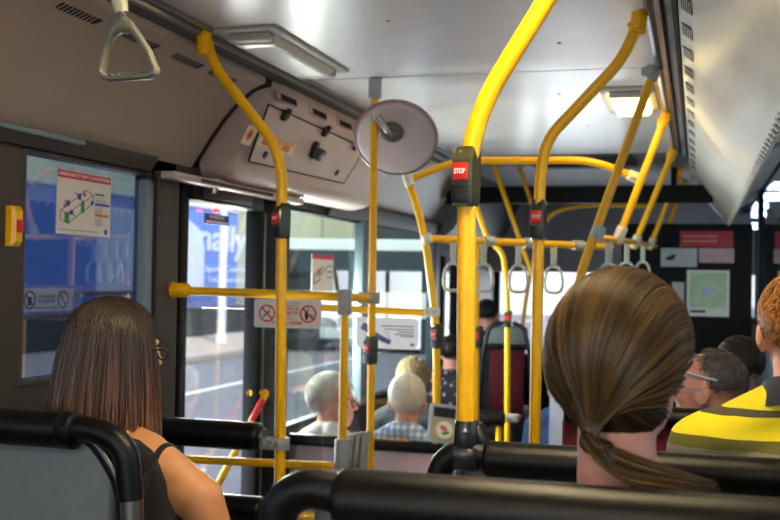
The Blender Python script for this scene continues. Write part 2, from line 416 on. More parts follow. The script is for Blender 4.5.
q = B(); q.bb(-2.03, -1.985, Y0, 3.1, zq(.432), zq(.452), .006); struct('trim_10', q, m_gasket)
front_cove = B()
fc = [(-1.72, zq(.80)), (-1.80, zq(.62)), (-1.9, zq(.42)), (-2.05, zq(.3))]
front_cove.prism_y(fc+[(XLO, zq(.3)), (XLO, zq(.87)), (-1.72, zq(.87))], 8.3, YF)
struct('trim_4', front_cove, m_ceil_dark, angle=.9)
# air outlets in the left moulding
def vent_left(y, n=9, L=.185):
    t = thing('air_vent', 'vent', 'vent', (0, y, 0))
    a, b_ = Vector((-1.748, 0, zq(.794))), Vector((-1.808, 0, zq(.760)))
    d = (b_-a); N = Vector((d.z, 0, -d.x)).normalized()
    if N.x < 0: N = -N
    q = B(); q.prism([(0, -.012), (L, -.012), (L+.035, .02), (L, d.length+.008), (0, d.length+.008)], a + Vector((0, y, 0)) + N*.0008, (0, 1, 0), d.normalized(), N*.002); obj('recess', q, m_slot, t, smooth=False)
    q = B()
    for k in range(n):
        y_ = y + .012 + k*L/n; q.box(a*.5+b_*.5 + Vector((0, y_, 0)) + N*.004, (.002, .0042, d.length*1.0), Matrix.Rotation(math.atan2(d.x, d.z), 3, 'Y') @ Matrix.Rotation(.25, 3, 'X'), .0015, 1)
    obj('slat', q, m_cove, t, smooth=False); return t
vl = []
for y, lab in ((2.62, 'slotted air vent at the upper left, behind the left side of the hanging strap handle'), (2.98, 'slotted air vent seen through and right of the hanging strap handle'), (3.31, 'slotted air vent just left of the leftmost bent yellow pole'), (3.60, 'slotted air vent just right of the leftmost bent pole, before the hatch cover')):
    if not vl: vl.append(vent_left(y)); vl[0]['label'] = lab; vl[0]['group'] = 'air vents along the left moulding'
    else: vl.append(dup(vl[0], (0, y, 0), lab))
vl[0]['group'] = 'air vents along the left moulding'
# the bulging cover of the door gear with its hatch
CY0 = 4.07
cov = thing('door_gear_cover', 'pinkish grey moulded cover with a latched hatch above the rear door', 'cover', (-1.9, 4.2, zq(.4)))
cp = [(-1.72, zq(.80)), (-1.712, zq(.74)), (-1.725, zq(.69)), (-1.79, zq(.56)), (-1.845, zq(.465)), (-1.87, zq(.43)), (-1.91, zq(.415)), (-1.96, zq(.405))]
cb = [(-2.05, zq(.405)), (-2.05, zq(.45)), (XLO+.012, zq(.455)), (XLO+.012, zq(.86)), (-1.72, zq(.86))]
q = B(); cen = Vector((-1.95, 0, zq(.62))); rings = []
for y, k in ((CY0, .72), (CY0+.015, .84), (CY0+.05, .94), (CY0+.12, .985), (CY0+.2, 1), (5.9, 1)):
    rings.append([q.bm.verts.new((cen.x+(x-cen.x)*(k if x > -2.0 else 1), y, cen.z+(z-cen.z)*(k if z < zq(.78) else 1))) for x, z in cp+cb])
q.loft(rings); obj('shell', q, m_cover, cov, angle=.6)
sh0, sh1 = Vector((-1.725, 0, zq(.69))), Vector((-1.845, 0, zq(.465)))          # the sloping face of the hatch
fd = (sh1-sh0).normalized(); fN = Vector((-fd.z, 0, fd.x)); fN = fN if fN.x > 0 else -fN
def onface(y, s): return sh0 + fd*s + Vector((0, y, 0))
def PF(u, v):                                            # photo point on the sloping face: (along, down)
    r = ray(u, v); k = (sh0-EYE).dot(fN)/r.dot(fN); p = EYE + r*k; return p.y, (p-sh0).dot(fd)
RF = Matrix.Rotation(math.atan2(fd.x, fd.z), 3, 'Y')
hc = [PF(*p) for p in ((268, 104), (364, 148), (343, 183), (248, 161))]
q = B(); q.prism(hc, sh0 - fN*.001, (0, 1, 0), fd, fN*.006); obj('hatch', q, m_cover, cov, smooth=False)
q = B()
for k in range(4): q.tube([onface(*hc[k])+fN*.003, onface(*hc[(k+1) % 4])+fN*.003], .0045, 6)
obj('hatch_seam', q, m_slot, cov)
for u, v in ((282.5, 114), (323, 130.5), (354, 145)):
    y, s_ = PF(u, v)
    q = B(); q.box(onface(y, s_)+fN*.014, (.03, .034, .05), RF, .009); q.box(onface(y, s_-.022)+fN*.022, (.024, .026, .03), RF, .008); q.box(onface(y, s_)+fN*.018, (.022, .06, .018), RF, .007); obj('latch', q, m_blackp, cov)
y, s_ = PF(314, 152); q = B(); q.box(onface(y, s_)+fN*.022, (.04, .12, .062), RF, .014); q.box(onface(y-.05, s_-.03)+fN*.014, (.02, .05, .05), RF, .008); obj('lock_box', q, m_blackp, cov)
for u, v in ((264, 154), (336, 172)):
    y, s_ = PF(u, v); q = B(); q.lathe([(.017, 0), (.017, .008), (.011, .009)], onface(y, s_)+fN*.004, fN, 14); obj('keyhole', q, m_blackp, cov)
for u, v in ((287, 99), (318, 113), (344, 124)):                               # air outlets on its upper edge
    p = AX(u, v, -1.71); q = B(); q.box(p+Vector((-.004, 0, .004)), (.02, .2, .05), Matrix.Rotation(-.2, 3, 'Y'), .006); obj('outlet_hood', q, m_cover, cov)
    q = B()
    for k in range(12): q.box(p+Vector((.008, -.085+k*.0155, -.004)), (.006, .007, .026), Matrix.Rotation(-.2, 3, 'Y'))
    obj('outlet_slots', q, m_slot, cov, smooth=False)
lipt = thing('door_lip', 'pale slotted strip under the hatch cover, above the rear door', 'strip', (-1.96, 3.62, zq(.37)))
q = B(); q.bb(-1.99, -1.93, 3.62, 5.0, zq(.372), zq(.402), .006); obj('strip', q, m_cover, lipt)
q = B()
for k in range(34): q.bb(-1.930, -1.927, 3.85+k*.022, 3.862+k*.022, zq(.38), zq(.394))
obj('slots', q, m_slot, lipt, smooth=False)
q = B(); q.lathe([(.007, 0), (.007, .003), (.003, .004)], (-1.93, 3.68, zq(.387)), (1, 0, 0), 10); obj('screw', q, m_steel, lipt)
def sticker(u0, v0, u1, v1, u2, v2, label):
    (y0, s0_), (y1, _), (_, s1_) = PF(u0, v0), PF(u1, v1), PF(u2, v2); w, h = abs(y1-y0), abs(s1_-s0_)
    t = thing('warning_sticker', label, 'sticker', onface((y0+y1)/2, max(s0_, s1_)))
    U, V = Vector((0, 1, 0)), -fd; O = onface((y0+y1)/2, (s0_+s1_)/2)+fN*.0052
    q = B(); q.prism([(-w/2, -h/2), (w/2, -h/2), (w/2, h/2), (-w/2, h/2)], O, U, V, fN*.0008); obj('backing', q, mat('sticker_cream', 'e6d5a8', .5, var=.05), t, smooth=False)
    return t, O+fN*.0009, U, V, w, h
t, O, U, V, w, h = sticker(262, 131, 297, 142, 259, 145, 'cream sticker with orange squares on the hatch, half behind the bent pole')
q = B()
for k in range(3): q.prism([(-w*.42+k*w*.28, -h*.38), (-w*.2+k*w*.28, -h*.38), (-w*.2+k*w*.28, h*.12), (-w*.42+k*w*.28, h*.12)], O, U, V, fN*.0004)
for y_ in (h*.2, h*.35): q.prism([(-w*.45, y_), (w*.42, y_), (w*.42, y_+h*.07), (-w*.45, y_+h*.07)], O, U, V, fN*.0004)
obj('print', q, m_orangeink, t, smooth=False)
t, O, U, V, w, h = sticker(248, 124, 258, 127, 244, 144, 'narrow cream sticker with a red disc at the near end of the cover')
q = B(); q.lathe([(h*.22, 0), (h*.22, .0005)], O + V*h*.05, fN, 20); obj('red_disc', q, m_redink, t)
q = B(); q.ringflat(O + V*h*.05, U, V, fN*.0004, h*.27, h*.33); obj('ring_print', q, m_orangeink, t)
# right moulding: hollow curve with air slots at the top and a slotted lower lip
rc = [(-.065, zq(.825)), (-.03, zq(.80)), (.0, zq(.765)), (.035, zq(.72)), (.075, zq(.665)), (.12, zq(.61)), (.165, zq(.565)), (.2, zq(.53)), (.215, zq(.50))]
rb = [(.24, zq(.49)), (.29, zq(.62)), (XRO, zq(.71)), (XRO, zq(.87)), (-.07, zq(.87))]
ru = B(); ru.prism_y(rc+rb, Y0, 9.0); struct('trim_5', ru, m_cover_r, angle=.9)
def vent_right(y):
    t = thing('air_slot', 'slot', 'vent', (0, y, 0))
    a, b_ = Vector((-.058, 0, zq(.820))), Vector((-.024, 0, zq(.793))); d = b_-a; N = Vector((d.z, 0, -d.x)).normalized()
    if N.z > 0: N = -N
    q = B(); q.prism([(0, 0), (.15, .006), (.15, d.length), (0, d.length-.006)], a+Vector((0, y, 0))+N*.0008, (0, 1, 0), d.normalized(), N*.002); obj('recess', q, m_slot, t, smooth=False)
    q = B()
    for k in range(6): q.box(a+d*((k+.5)/6)+Vector((0, y+.075, 0))+N*.0035, (.002, .148, .0022), Matrix.Rotation(math.atan2(d.x, d.z), 3, 'Y'))
    obj('slat', q, m_cover_r, t, smooth=False); return t
v0 = None
for k in range(14):
    y = 3.05 + k*.335
    lab = 'dark air slot in the right moulding, %s' % (['nearest of the row, at the very top edge', 'second nearest of the row', 'third nearest of the row', 'fourth from the near end of the row', 'fifth from the near end of the row', 'sixth from the near end of the row', 'seventh from the near end of the row'][k] if k < 7 else 'one of the small crowded far ones')
    if v0 is None: v0 = vent_right(y); v0['label'] = lab
    else: v = dup(v0, (0, y, 0), lab)
for o in list(C.objects):
    if o.name.startswith('air_slot'): o['group'] = 'air slots along the right moulding' if 'crowded' not in o['label'] else 'far air slots of the right moulding'
q = B(); q.prism_y([(.222, zq(.497)), (.236, zq(.484)), (.262, zq(.53)), (.25, zq(.54))], 2.6, 8.9)
lip = struct('trim_6', q, m_slot, smooth=False)
q = B()
for k in range(56): q.box((.233, 2.66+k*.112, zq(.496)), (.034, .03, .03), Matrix.Rotation(.9, 3, 'Y'), .004, 1)
struct('trim_7', q, m_cover_r, smooth=False)
# ---- left wall
def lw(b, y0, y1, z0, z1, x0=XLO, x1=XL): b.bb(x0, x1, y0, y1, z0, z1)
wl = B(); ZT = zq(.40); ZB = zq(-.36)
lw(wl, Y0, -1.4, -.46, ZT+.06); lw(wl, .72, .9, ZB, ZT); lw(wl, -1.4, 3.68, -.46, ZB); lw(wl, 2.52, 2.84, ZB, ZT+.06); lw(wl, -1.4, 3.68, ZT, ZT+.06)
lw(wl, 3.64, 5.0, ZT+.0, ZT+.06); lw(wl, 3.64, 3.86, -.46, ZT+.06); wl.bb(XL, XL+.035, 3.665, 3.83, -.0, zq(.41), .008)
lw(wl, 5.0, 8.3, -.46, zq(-.80)); lw(wl, 5.0, 8.3, zq(.37), ZT+.06)
lw(wl, 8.3, 8.5, -.46, zq(.4)); lw(wl, 9.7, YF, -.46, zq(.4)); lw(wl, 8.5, 9.7, zq(.2), zq(.4))
wl.bb(XL, XL+.012, 2.5, 2.835, .0, zq(.39), .004)
struct('wall_left', wl, m_pillar, smooth=False)
def window(name, y0, y1, z0, z1, gm, fr=.035, x=XL, frm=m_gasket, mull=()):
    q = B(); xa, xb = (x-.05, x+.012) if x < 0 else (x-.01, x+.022)
    q.bb(xa, xb, y0, y0+fr, z0, z1, .004); q.bb(xa, xb, y1-fr, y1, z0, z1, .004); q.bb(xa, xb, y0+fr, y1-fr, z0, z0+fr, .004); q.bb(xa, xb, y0+fr, y1-fr, z1-fr*.6, z1, .004)
    for m_ in mull: q.bb(xa, xb, m_-.02, m_+.02, z0+fr, z1-fr*.6, .004)
    o = struct(name, q, frm, smooth=False)
    g = B(); xg = x-.02 if x < 0 else x+.012; g.disc([(xg, y0+fr*.8, z0+fr*.8), (xg, y1-fr*.8, z0+fr*.8), (xg, y1-fr*.8, z1-fr*.5), (xg, y0+fr*.8, z1-fr*.5)])
    obj('glass', g, gm, o, smooth=False); return o
window('window_1', 2.835, 3.645, ZB, zq(.395), m_tint, .02, frm=m_pillar); q = B(); q.bb(XL-.04, XL+.016, 3.6, 3.66, ZB, zq(.37), .012); struct('trim_11', q, m_gasket)
window('window_2', .92, 2.52, ZB, zq(.395), m_tint)  # unseen side window, added for light on the near seat and passenger
window('window_12', -1.38, .72, ZB, zq(.395), m_glass)  # unseen side window behind the viewpoint, added to let in light
window('window_3', 5.05, 6.42, zq(-.80), zq(.37), m_tint2, .03, frm=m_dooredge)
window('window_4', 6.42, 8.3, zq(-.80), zq(.37), m_tint2, .03, frm=m_dooredge)
q = B(); q.bb(XL-.03, XL+.03, 6.28, 6.42, zq(-.80), zq(.37), .01); q.bb(XL-.03, XL+.03, 8.12, 8.3, zq(-.80), zq(.37), .01); struct('trim_8', q, m_gasket)
# ---- rear door with its leaf
dr = B(); dr.bb(XL-.05, XL+.03, 3.86, 3.93, LOW, zq(.40), .01); dr.bb(XL-.05, XL+.03, 4.66, 5.05, LOW, zq(.40), .01)
dr.bb(XL-.05, XL+.05, 3.93, 4.66, zq(.315), zq(.42), .01); dr.bb(XL-.05, XL+.03, 3.93, 4.66, LOW, LOW+.12, .01)
door = struct('door_1', dr, m_dooredge)
g = B(); g.disc([(XL-.01, 3.92, LOW+.1), (XL-.01, 4.67, LOW+.1), (XL-.01, 4.67, zq(.32)), (XL-.01, 3.92, zq(.32))]); obj('glass', g, m_glass, door, smooth=False)
g = B(); g.bb(XL+.031, XL+.04, 4.70, 4.706, LOW, zq(.31)); obj('edge_seal', g, m_steel, door, smooth=False)
g = B(); pA, pB = AX(250, 410, XL+.06), AX(266, 391, XL+.06)
h0, h1 = AX(214, 492, XL+.05), AX(267, 392, XL+.05)
g.tube(fillet([h0 + (h0-h1)*.3, h1, h1+Vector((-.06, -.07, .0))], .02), .016, 14); obj('handrail', g, m_yellow, door)
g = B(); a, b_ = h1.lerp(h0, .10), h1.lerp(h0, .33); g.cyl(a, b_, .0168, 14); obj('red_grip_band', g, m_redink, door)
g = B(); g.box(AX(216, 184, XL+.07), (.05, .10, .05), None, .008); g.cyl(AX(214, 186, XL+.09), AX(214, 193, XL+.09), .012, 10); g.box(AX(206, 180, XL+.06), (.03, .3, .016), None, .004); obj('door_mechanism', g, m_steel, door)
g = B(); g.bb(XL+.05, XL+.058, 4.0, 4.5, zq(.33), zq(.375), .003); obj('header_rib', g, m_blackp, door)
p = AX(216, 210.5, XL+.03); g = B(); g.ell(p, (.012, .026, .008)); obj('red_glint', g, mat('red_glint_lens', 'ff2a1c', .2, var=0, emit='ff1c12', estr=5), door)  # glowing lens added for a small red reflection above the door glass
t = thing('door_notice', 'small blue notice with white lettering at the top of the rear door glass', 'sign', AX(218, 222, XL))
a, b_ = AX(205, 213, XL-.004), AX(229, 222, XL-.004); zc = AX(218, 219.5, XL).z; hh = .044
g = B(); g.bb(XL-.008, XL-.004, a.y, b_.y, zc-hh/2, zc+hh/2); obj('plate', g, m_blueink, t, smooth=False)
text('lettering', 'IN EMERGENCY', (XL-.0035, (a.y+b_.y)/2, zc+.008), (0, 1, 0), (1, 0, 0), .018, m_whiteink, t, width=.15)
g = B(); g.bb(XL-.004, XL-.0034, a.y+.012, b_.y-.012, zc-.016, zc-.009); obj('small_print', g, m_whiteink, t, smooth=False)
# front door on the left, dark
dr = B(); dr.bb(XL-.05, XL+.02, 8.5, 8.6, LOW, zq(.2), .01); dr.bb(XL-.05, XL+.02, 9.04, 9.16, LOW, zq(.2), .01); dr.bb(XL-.05, XL+.02, 9.6, 9.7, LOW, zq(.2), .01)
d2 = struct('door_2', dr, m_dooredge)
g = B(); g.disc([(XL-.02, 8.55, LOW), (XL-.02, 9.65, LOW), (XL-.02, 9.65, zq(.2)), (XL-.02, 8.55, zq(.2))]); obj('glass', g, m_tint2, d2, smooth=False)
# ---- right wall
wr = B(); wr.bb(XR, XRO, Y0, YF, -.46, zq(-.3)); wr.bb(XR, XRO, Y0, -1.4, zq(-.3), zq(.66)); wr.bb(XR, XRO, -1.4, 1.3, zq(.6), zq(.7)); wr.bb(XR-.02, XRO, 1.16, 1.3, zq(-.3), zq(.62)); wr.bb(XR, XRO-.03, 1.3, YF, zq(.69), zq(.75))
for y in (3.0, 5.0, 7.9): wr.bb(XR-.01, XR+.02, y, y+.14, zq(-.3), zq(.7), .006)
wr.bb(XR, XRO, 10.6, YF, zq(-.3), zq(.7))
struct('wall_right', wr, mat('blue_grey_panel', '4b525e', .5, var=.06), smooth=False)
for k, (a, b_) in enumerate(((1.3, 3.0), (-1.38, 1.16), (3.14, 5.0), (5.14, 7.9), (8.04, 10.6))):
    window('window_%d' % (20+k), a, b_, zq(-.3), zq(.61) if k == 1 else zq(.70), m_glass if k < 2 else m_tint2, .03, XR, m_dooredge)  # the rearmost, unseen one is added to let in light
wb = B(); wb.bb(XLO, XRO, Y0-.06, Y0, -.46, zq(-.25)); wb.bb(XLO, XRO, Y0-.06, Y0, zq(.7), CE+.08); wb.bb(XLO, XLO+.12, Y0-.06, Y0, zq(-.25), zq(.7)); wb.bb(XRO-.12, XRO, Y0-.06, Y0, zq(-.25), zq(.7)); struct('wall_back', wb, m_wall, smooth=False)
g = B(); g.bb(XLO+.1, XRO-.1, Y0-.05, Y0-.01, zq(-.25), zq(-.22)); ww = struct('window_30', g, m_dooredge, smooth=False)  # unseen rear window, added to brighten the interior
g = B(); g.disc([(XLO+.1, Y0-.03, zq(-.25)), (XRO-.1, Y0-.03, zq(-.25)), (XRO-.1, Y0-.03, zq(.72)), (XLO+.1, Y0-.03, zq(.72))]); obj('glass', g, m_glass, ww, smooth=False)
# ---- the front: dark band under the ceiling, header, windscreen
wf = B(); wf.bb(-1.9, .1, 8.0, 8.06, zq(.60), zq(.73)); wf.bb(-1.7, -1.66, 8.01, 8.05, zq(.73), CE); wf.bb(-.2, -.16, 8.01, 8.05, zq(.73), CE); struct('trim_9', wf, m_dooredge, smooth=False)
wf = B(); wf.bb(XLO, XRO, YF, YF+.06, LOW-.06, zq(-.75)); wf.mi = 1; wf.bb(XLO, XRO, YF-.35, YF+.06, zq(.10), CE)
wf.mi = 0; wf.bb(XLO, XL+.05, YF, YF+.06, zq(-.75), zq(.17)); wf.bb(XR-.05, XRO, YF, YF+.06, zq(-.75), zq(.17))
struct('wall_front', wf, [m_dooredge, mat('grey_header', 'b4b2ba', .5, var=.05)], smooth=False)
g = B(); g.bb(-.93, -.89, YF, YF+.04, zq(-.75), zq(.17)); ws = struct('window_11', g, m_dooredge, smooth=False)
g = B(); g.disc([(XL, YF+.03, zq(-.75)), (XR, YF+.03, zq(-.75)), (XR, YF+.03, zq(.17)), (XL, YF+.03, zq(.17))]); obj('glass', g, m_glass, ws, smooth=False)
p0, p1 = AZ(512, 150, CE), AZ(630, 150, CE)
rh = thing('roof_hatch', 'dark framed roof hatch in the ceiling ahead of the yellow aisle bar', 'hatch', ((p0.x+p1.x)/2, 7.7, CE))
q = B(); q.bb(p0.x, p1.x, 7.12, 7.92, CE-.012, CE, .004); obj('frame', q, m_raildark, rh)
q = B(); q.bb(p0.x+.08, p1.x-.08, 7.18, 7.86, CE-.02, CE-.012, .004); obj('panel', q, m_dooredge, rh)
# driver's partition with its notices
pt = B(); pt.bb(-.62, .42, 9.0, 9.05, LOW, zq(.5), .004); struct('wall_partition', pt, m_dooredge, smooth=False)
def notice(name, label, u0, v0, u1, v1, m, Y=9.0):
    a, b_ = A(u0, v0, Y), A(u1, v1, Y)
    t = thing(name, label, 'sign', ((a.x+b_.x)/2, Y, b_.z)); g = B(); g.bb(a.x, b_.x, Y-.004, Y, b_.z, a.z); obj('sheet', g, m, t, smooth=False); return t, a, b_
t, a, b_ = notice('notice_board', 'blurred red notice high on the black partition at the front', 680, 231, 733, 247, mat('red_board', 'b5343c', .5, var=.1, vscale=8))
g = B()
for k, z in enumerate((.3, .6)): g.bb(a.x+.02, b_.x-.12, 8.994, 8.9955, b_.z+(a.z-b_.z)*z, b_.z+(a.z-b_.z)*(z+.12))
obj('print', g, mat('pale_red_ink', 'd88a8a', .5, var=0), t, smooth=False)
t, a, b_ = notice('notice_board', 'pale notice with a dark shape, left below the red notice', 661, 248, 697, 267, mat('grey_sheet', 'b9bcc0', .5, var=.04))
g = B(); c0 = a.lerp(b_, .0); g.ell((a.x+.075, 8.9955, (a.z*.45+b_.z*.55)), (.04, .001, .018), None, 2); g.ell((a.x+.1, 8.9955, (a.z*.6+b_.z*.4)), (.022, .001, .012), None, 2); obj('dark_print', g, m_blackink, t)
notice('notice_board', 'pinkish notice below the right half of the red notice', 699, 248, 734, 263, mat('pink_sheet', 'c2a3a8', .5, var=.1, vscale=12))
mm, n_, l_, b2 = newmat('map_print'); tc = n_.new('ShaderNodeTexCoord'); nz = n_.new('ShaderNodeTexNoise'); nz.inputs['Scale'].default_value = 7; nz.inputs['Detail'].default_value = 1
l_.new(tc.outputs['Object'], nz.inputs['Vector']); r_ = n_.new('ShaderNodeValToRGB'); el = r_.color_ramp.elements; el[0].position = .36; el[0].color = lin('a9c4dd'); el[1].position = .46; el[1].color = lin('c5d6bb'); e_ = el.new(.62); e_.color = lin('b3cca6'); l_.new(nz.outputs['Fac'], r_.inputs['Fac']); l_.new(r_.outputs['Color'], b2.inputs['Base Color'])
t, a, b_ = notice('route_map', 'pale green and blue route map on the black partition', 687, 270, 729, 317, mm)
g = B(); g.bb(a.x, b_.x, 8.994, 8.9955, a.z-.02, a.z); g.bb(a.x, b_.x, 8.994, 8.9955, b_.z, b_.z+.07); g.bb(a.x, a.x+.02, 8.994, 8.9955, b_.z+.07, a.z-.02); g.bb(b_.x-.02, b_.x, 8.994, 8.9955, b_.z+.07, a.z-.02); obj('white_margin', g, m_paper, t, smooth=False)
g = B(); g.bb(a.x+.03, a.x+.15, 8.993, 8.994, b_.z+.03, b_.z+.05); obj('print', g, m_blackink, t, smooth=False)
notice('notice_board', 'small white notice beside the route map, partly behind hair', 672, 282, 684, 305, mat('grey_sheet', 'b9bcc0', .5, var=.04))
# ---- ceiling lamps
def lamp(cx, cy, w, L, lit, label):
    t = thing('ceiling_lamp', label, 'lamp', (cx, cy, CE))
    q = B(); a = [(-w/2-.05, -L/2-.07), (w/2+.05, -L/2-.07), (w/2+.05, L/2+.05), (-w/2-.05, L/2+.05)]
    q.box((cx, cy, CE-.007), (w+.07, L+.17, .014), None, .006); obj('housing', q, m_lamp_house, t)
    q = B()
    rings = []
    for (k, z) in ((1.0, CE-.013), (1.0, CE-.02), (.86, CE-.042), (.7, CE-.046)):
        rings.append([q.bm.verts.new((cx+sx*w/2*k, cy+sy*(L/2*(1-(1-k)*.5)), z)) for sx, sy in ((-1, -1), (1, -1), (1, 1), (-1, 1))])
    q.loft(rings); obj('diffuser', q, lit if lit else m_lamp_off, t, smooth=False)
    q = B(); q.box((cx, cy-L/2-.02, CE-.026), (w*.95, .045, .03), None, .01); obj('end_cap', q, m_lamp_house, t)
    q = B(); q.box((cx, cy+L/2+.02, CE-.026), (w*.95, .045, .03), None, .01); obj('end_cap', q, m_lamp_house, t)
    if not lit:
        q = B()
        for s in (-.2, .2): q.cyl((cx+s*w, cy-L/2+.05, CE-.03), (cx+s*w, cy+L/2-.05, CE-.03), .008, 10)
    if not lit: q.bm.free()
    return t
p = AZ(283, 49, CE); lamp(p.x+.0, p.y+.03, .17, .62, False, 'unlit ceiling lamp above the hatch cover and the bent pole')
p = AZ(631, 99, CE); lamp(p.x, p.y, .17, .5, m_lamp_far, 'lit warm ceiling lamp between the slanting poles')
lamp(p.x+.02, 1.75, .19, .6, m_lamp_on, 'lit ceiling lamp overhead, above the two seated passengers ahead')
lamp(p.x+.02, -.6, .19, .6, m_lamp_on, 'lit ceiling lamp behind the viewpoint')
# ================================================================= outside the bus
G = -.76
q = B(); q.bb(-60, 30, -30, 120, G-.3, G); struct('ground', q, m_road, smooth=False)
q = B(); q.bb(-17.2, -11.6, -20, 45.5, G, G+.14, .02); struct('pavement', q, m_path, smooth=False)
q = B(); q.bb(-11.6, -11.4, -20, 45.5, G, G+.15, .02); struct('kerb', q, m_kerb, smooth=False)
t = thing('road_marking', 'white painted lane lines on the road outside the rear door', 'road marking', (-8, 16, G)); t['label'] = 'white painted lane lines on the road outside the rear door'
q = B(); q.bb(-8.6, -8.45, -5, 60, G+.001, G+.006); obj('long_line', q, m_line, t, smooth=False)
for y in (4, 8, 12, 16, 20, 24): q = B(); q.bb(-5.1, -4.98, y, y+2.2, G+.001, G+.006); obj('lane_dash', q, m_line, t, smooth=False)
# blue hoarding with white lettering
t = thing('hoarding', 'blue billboard hoarding with large blurred white lettering across the road', 'billboard', (-17.2, 24, G+.14))
ZH = zq(2.45)
q = B(); q.bb(-17.5, -17.25, 8, 37.6, G+.14, ZH, .02); obj('board', q, m_hoard, t, smooth=False)
q = B()
c0, c1 = AX(178, 215, -17.24), AX(207, 290, -17.24)
poly = [(c0.y-5, c1.z-.2), (c1.y-.3, c1.z-.2), (c1.y-.3, c0.z-1.0), (c1.y-.7, c0.z-.4), (c1.y-1.6, c0.z-.1), (c0.y-5, c0.z)]
q.prism(poly, (-17.25, 0, 0), (0, 1, 0), (0, 0, 1), (.02, 0, 0)); obj('white_shape', q, m_hoardwhite, t, smooth=False)
pc = AX(224, 240, -17.24); text('large_lettering', 'nally', (-17.24, pc.y, pc.z), (0, 1, 0), (1, 0, 0), 1.05, m_hoardwhite, t, width=4.3, depth=.02, bold=True, shear=.1)
pc = AX(226, 269.5, -17.24); text('small_lettering', 'Open Corner', (-17.24, pc.y, pc.z), (0, 1, 0), (1, 0, 0), .26, m_hoardwhite, t, width=4.2, depth=.02)
pc = AX(226, 280.5, -17.24); text('small_lettering', 'Tri Centre', (-17.24, pc.y, pc.z), (0, 1, 0), (1, 0, 0), .24, m_hoardwhite, t, width=3.4, depth=.02)
q = B(); q.bb(-17.5, -17.2, 8, 37.6, ZH, ZH+.1, .01); obj('top_rail', q, m_hoardwhite, t, smooth=False)
# dark fence in front of it
t = thing('fence', 'dark upright railing along the pavement below the blue billboard', 'fence', (-15.2, 20, G+.14))
z0, z1 = G+.14, zq(-.45)
q = B(); q.bb(-15.25, -15.2, 8, 44, z1-.1, z1); q.bb(-15.25, -15.2, 8, 44, z0+.1, z0+.16); obj('rail', q, m_fence, t, smooth=False)
q = B()
for k in range(240): q.bb(-15.235, -15.215, 8+k*.15, 8.03+k*.15, z0, z1)
obj('balusters', q, m_fence, t, smooth=False); q = B()
q.bb(-15.6, -15.45, 8, 44, z0, z0+.9); obj('plinth', q, m_darkbuild, t, smooth=False)
p = AX(222, 300, -13.2); q = B(); q.tube([(-13.2, p.y, G+.14), (-13.2, p.y, 6.5)], [.13, .09], 14); q.cyl((-13.2, p.y, G+.14), (-13.2, p.y, G+.4), .2, 14)
q.tube([(-13.2, p.y, 6.5), (-12.9, p.y, 6.8), (-12, p.y, 6.9)], .06, 10); q.box((-11.9, p.y, 6.88), (.5, .22, .1), None, .03)
tag(obj('lamp_post', q, m_post, base=(-13.2, p.y, G+.14)), 'pale grey lamp post on the pavement seen through the rear door', 'lamp post')
# cream building
t = thing('building', 'cream panelled building across the street, seen above the white coach', 'building', (-24, 55, G))
q = B(); q.bb(-34, -22, 46, 92, G, 15); obj('wall', q, m_cream, t, smooth=False)
q = B()
for y in range(48, 92, 6): q.bb(-22.0, -21.93, y, y+.14, G, 15)
for z in (3.2, 6.4, 9.6): q.bb(-22.0, -21.93, 46, 92, z, z+.12)
obj('panel_joints', q, mat('joint_grey', '8e917f', .7, var=.05), t, smooth=False)
for y in (49.2, 51.0): q = B(); q.bb(-22.0, -21.9, y, y+1.3, 1.0, 5.0); obj('window', q, m_coachglass, t, smooth=False)
q = B(); q.bb(-21.95, -20.8, 47.4, 48.2, G, 6.3, .05); q.bb(-21.95, -20.8, 46.4, 53, 5.6, 6.4, .05); obj('porch', q, mat('grey_render', '9ba39a', .7), t, smooth=False)
t = thing('building', 'dark low building further along the street, beyond the coach', 'building', (-19, 60, G))
q = B(); q.bb(-34, -12.5, 36.5+18, 45.9-0+18, G, 3.0) if False else q.bb(-18.6, -13.5, 60, 65.5, G, 7.0); obj('wall', q, m_darkbuild, t, smooth=False)
q = B()
for k in range(4): q.bb(-18.2+k*1.2, -17.3+k*1.2, 59.92, 60.05, 1.0, 3.4)
obj('windows', q, m_coachglass, t, smooth=False)
# white coach
lft = A(270, 285, 28.0); t = thing('coach', 'white coach with a dark window band crossing the road beyond the rear door', 'bus', (lft.x+2.7, 29, G), .16)
Lc, Wc = 5.6, 2.4; zr = A(330, 239, 28).z; z1 = A(330, 250, 28).z; z2 = A(330, 291, 28).z; z3 = A(330, 297, 28).z
q = B(); q.bb(-Lc/2, Lc/2, -Wc/2, Wc/2, .35, zr-G, .12); obj('body', q, m_coach, t, local=True)
q = B(); q.bb(-Lc/2+.1, Lc/2-.1, -Wc/2-.012, Wc/2+.012, z2-G, z1-G, .01); obj('window_band', q, m_coachglass, t, local=True)
q = B(); q.bb(-Lc/2+.1, Lc/2-.1, -Wc/2-.013, -Wc/2-.001, .7, .95); obj('side_stripe', q, m_greyink, t, smooth=False, local=True)
for x in (-1.7, 1.7):
    for y in (-Wc/2+.1, Wc/2-.1):
        q = B(); q.lathe([(.2, -.12), (.48, -.12), (.5, -.06), (.5, .06), (.48, .12), (.2, .12)], (x, y, .5), (0, 1, 0), 24); obj('wheel', q, m_tyre, t, local=True)
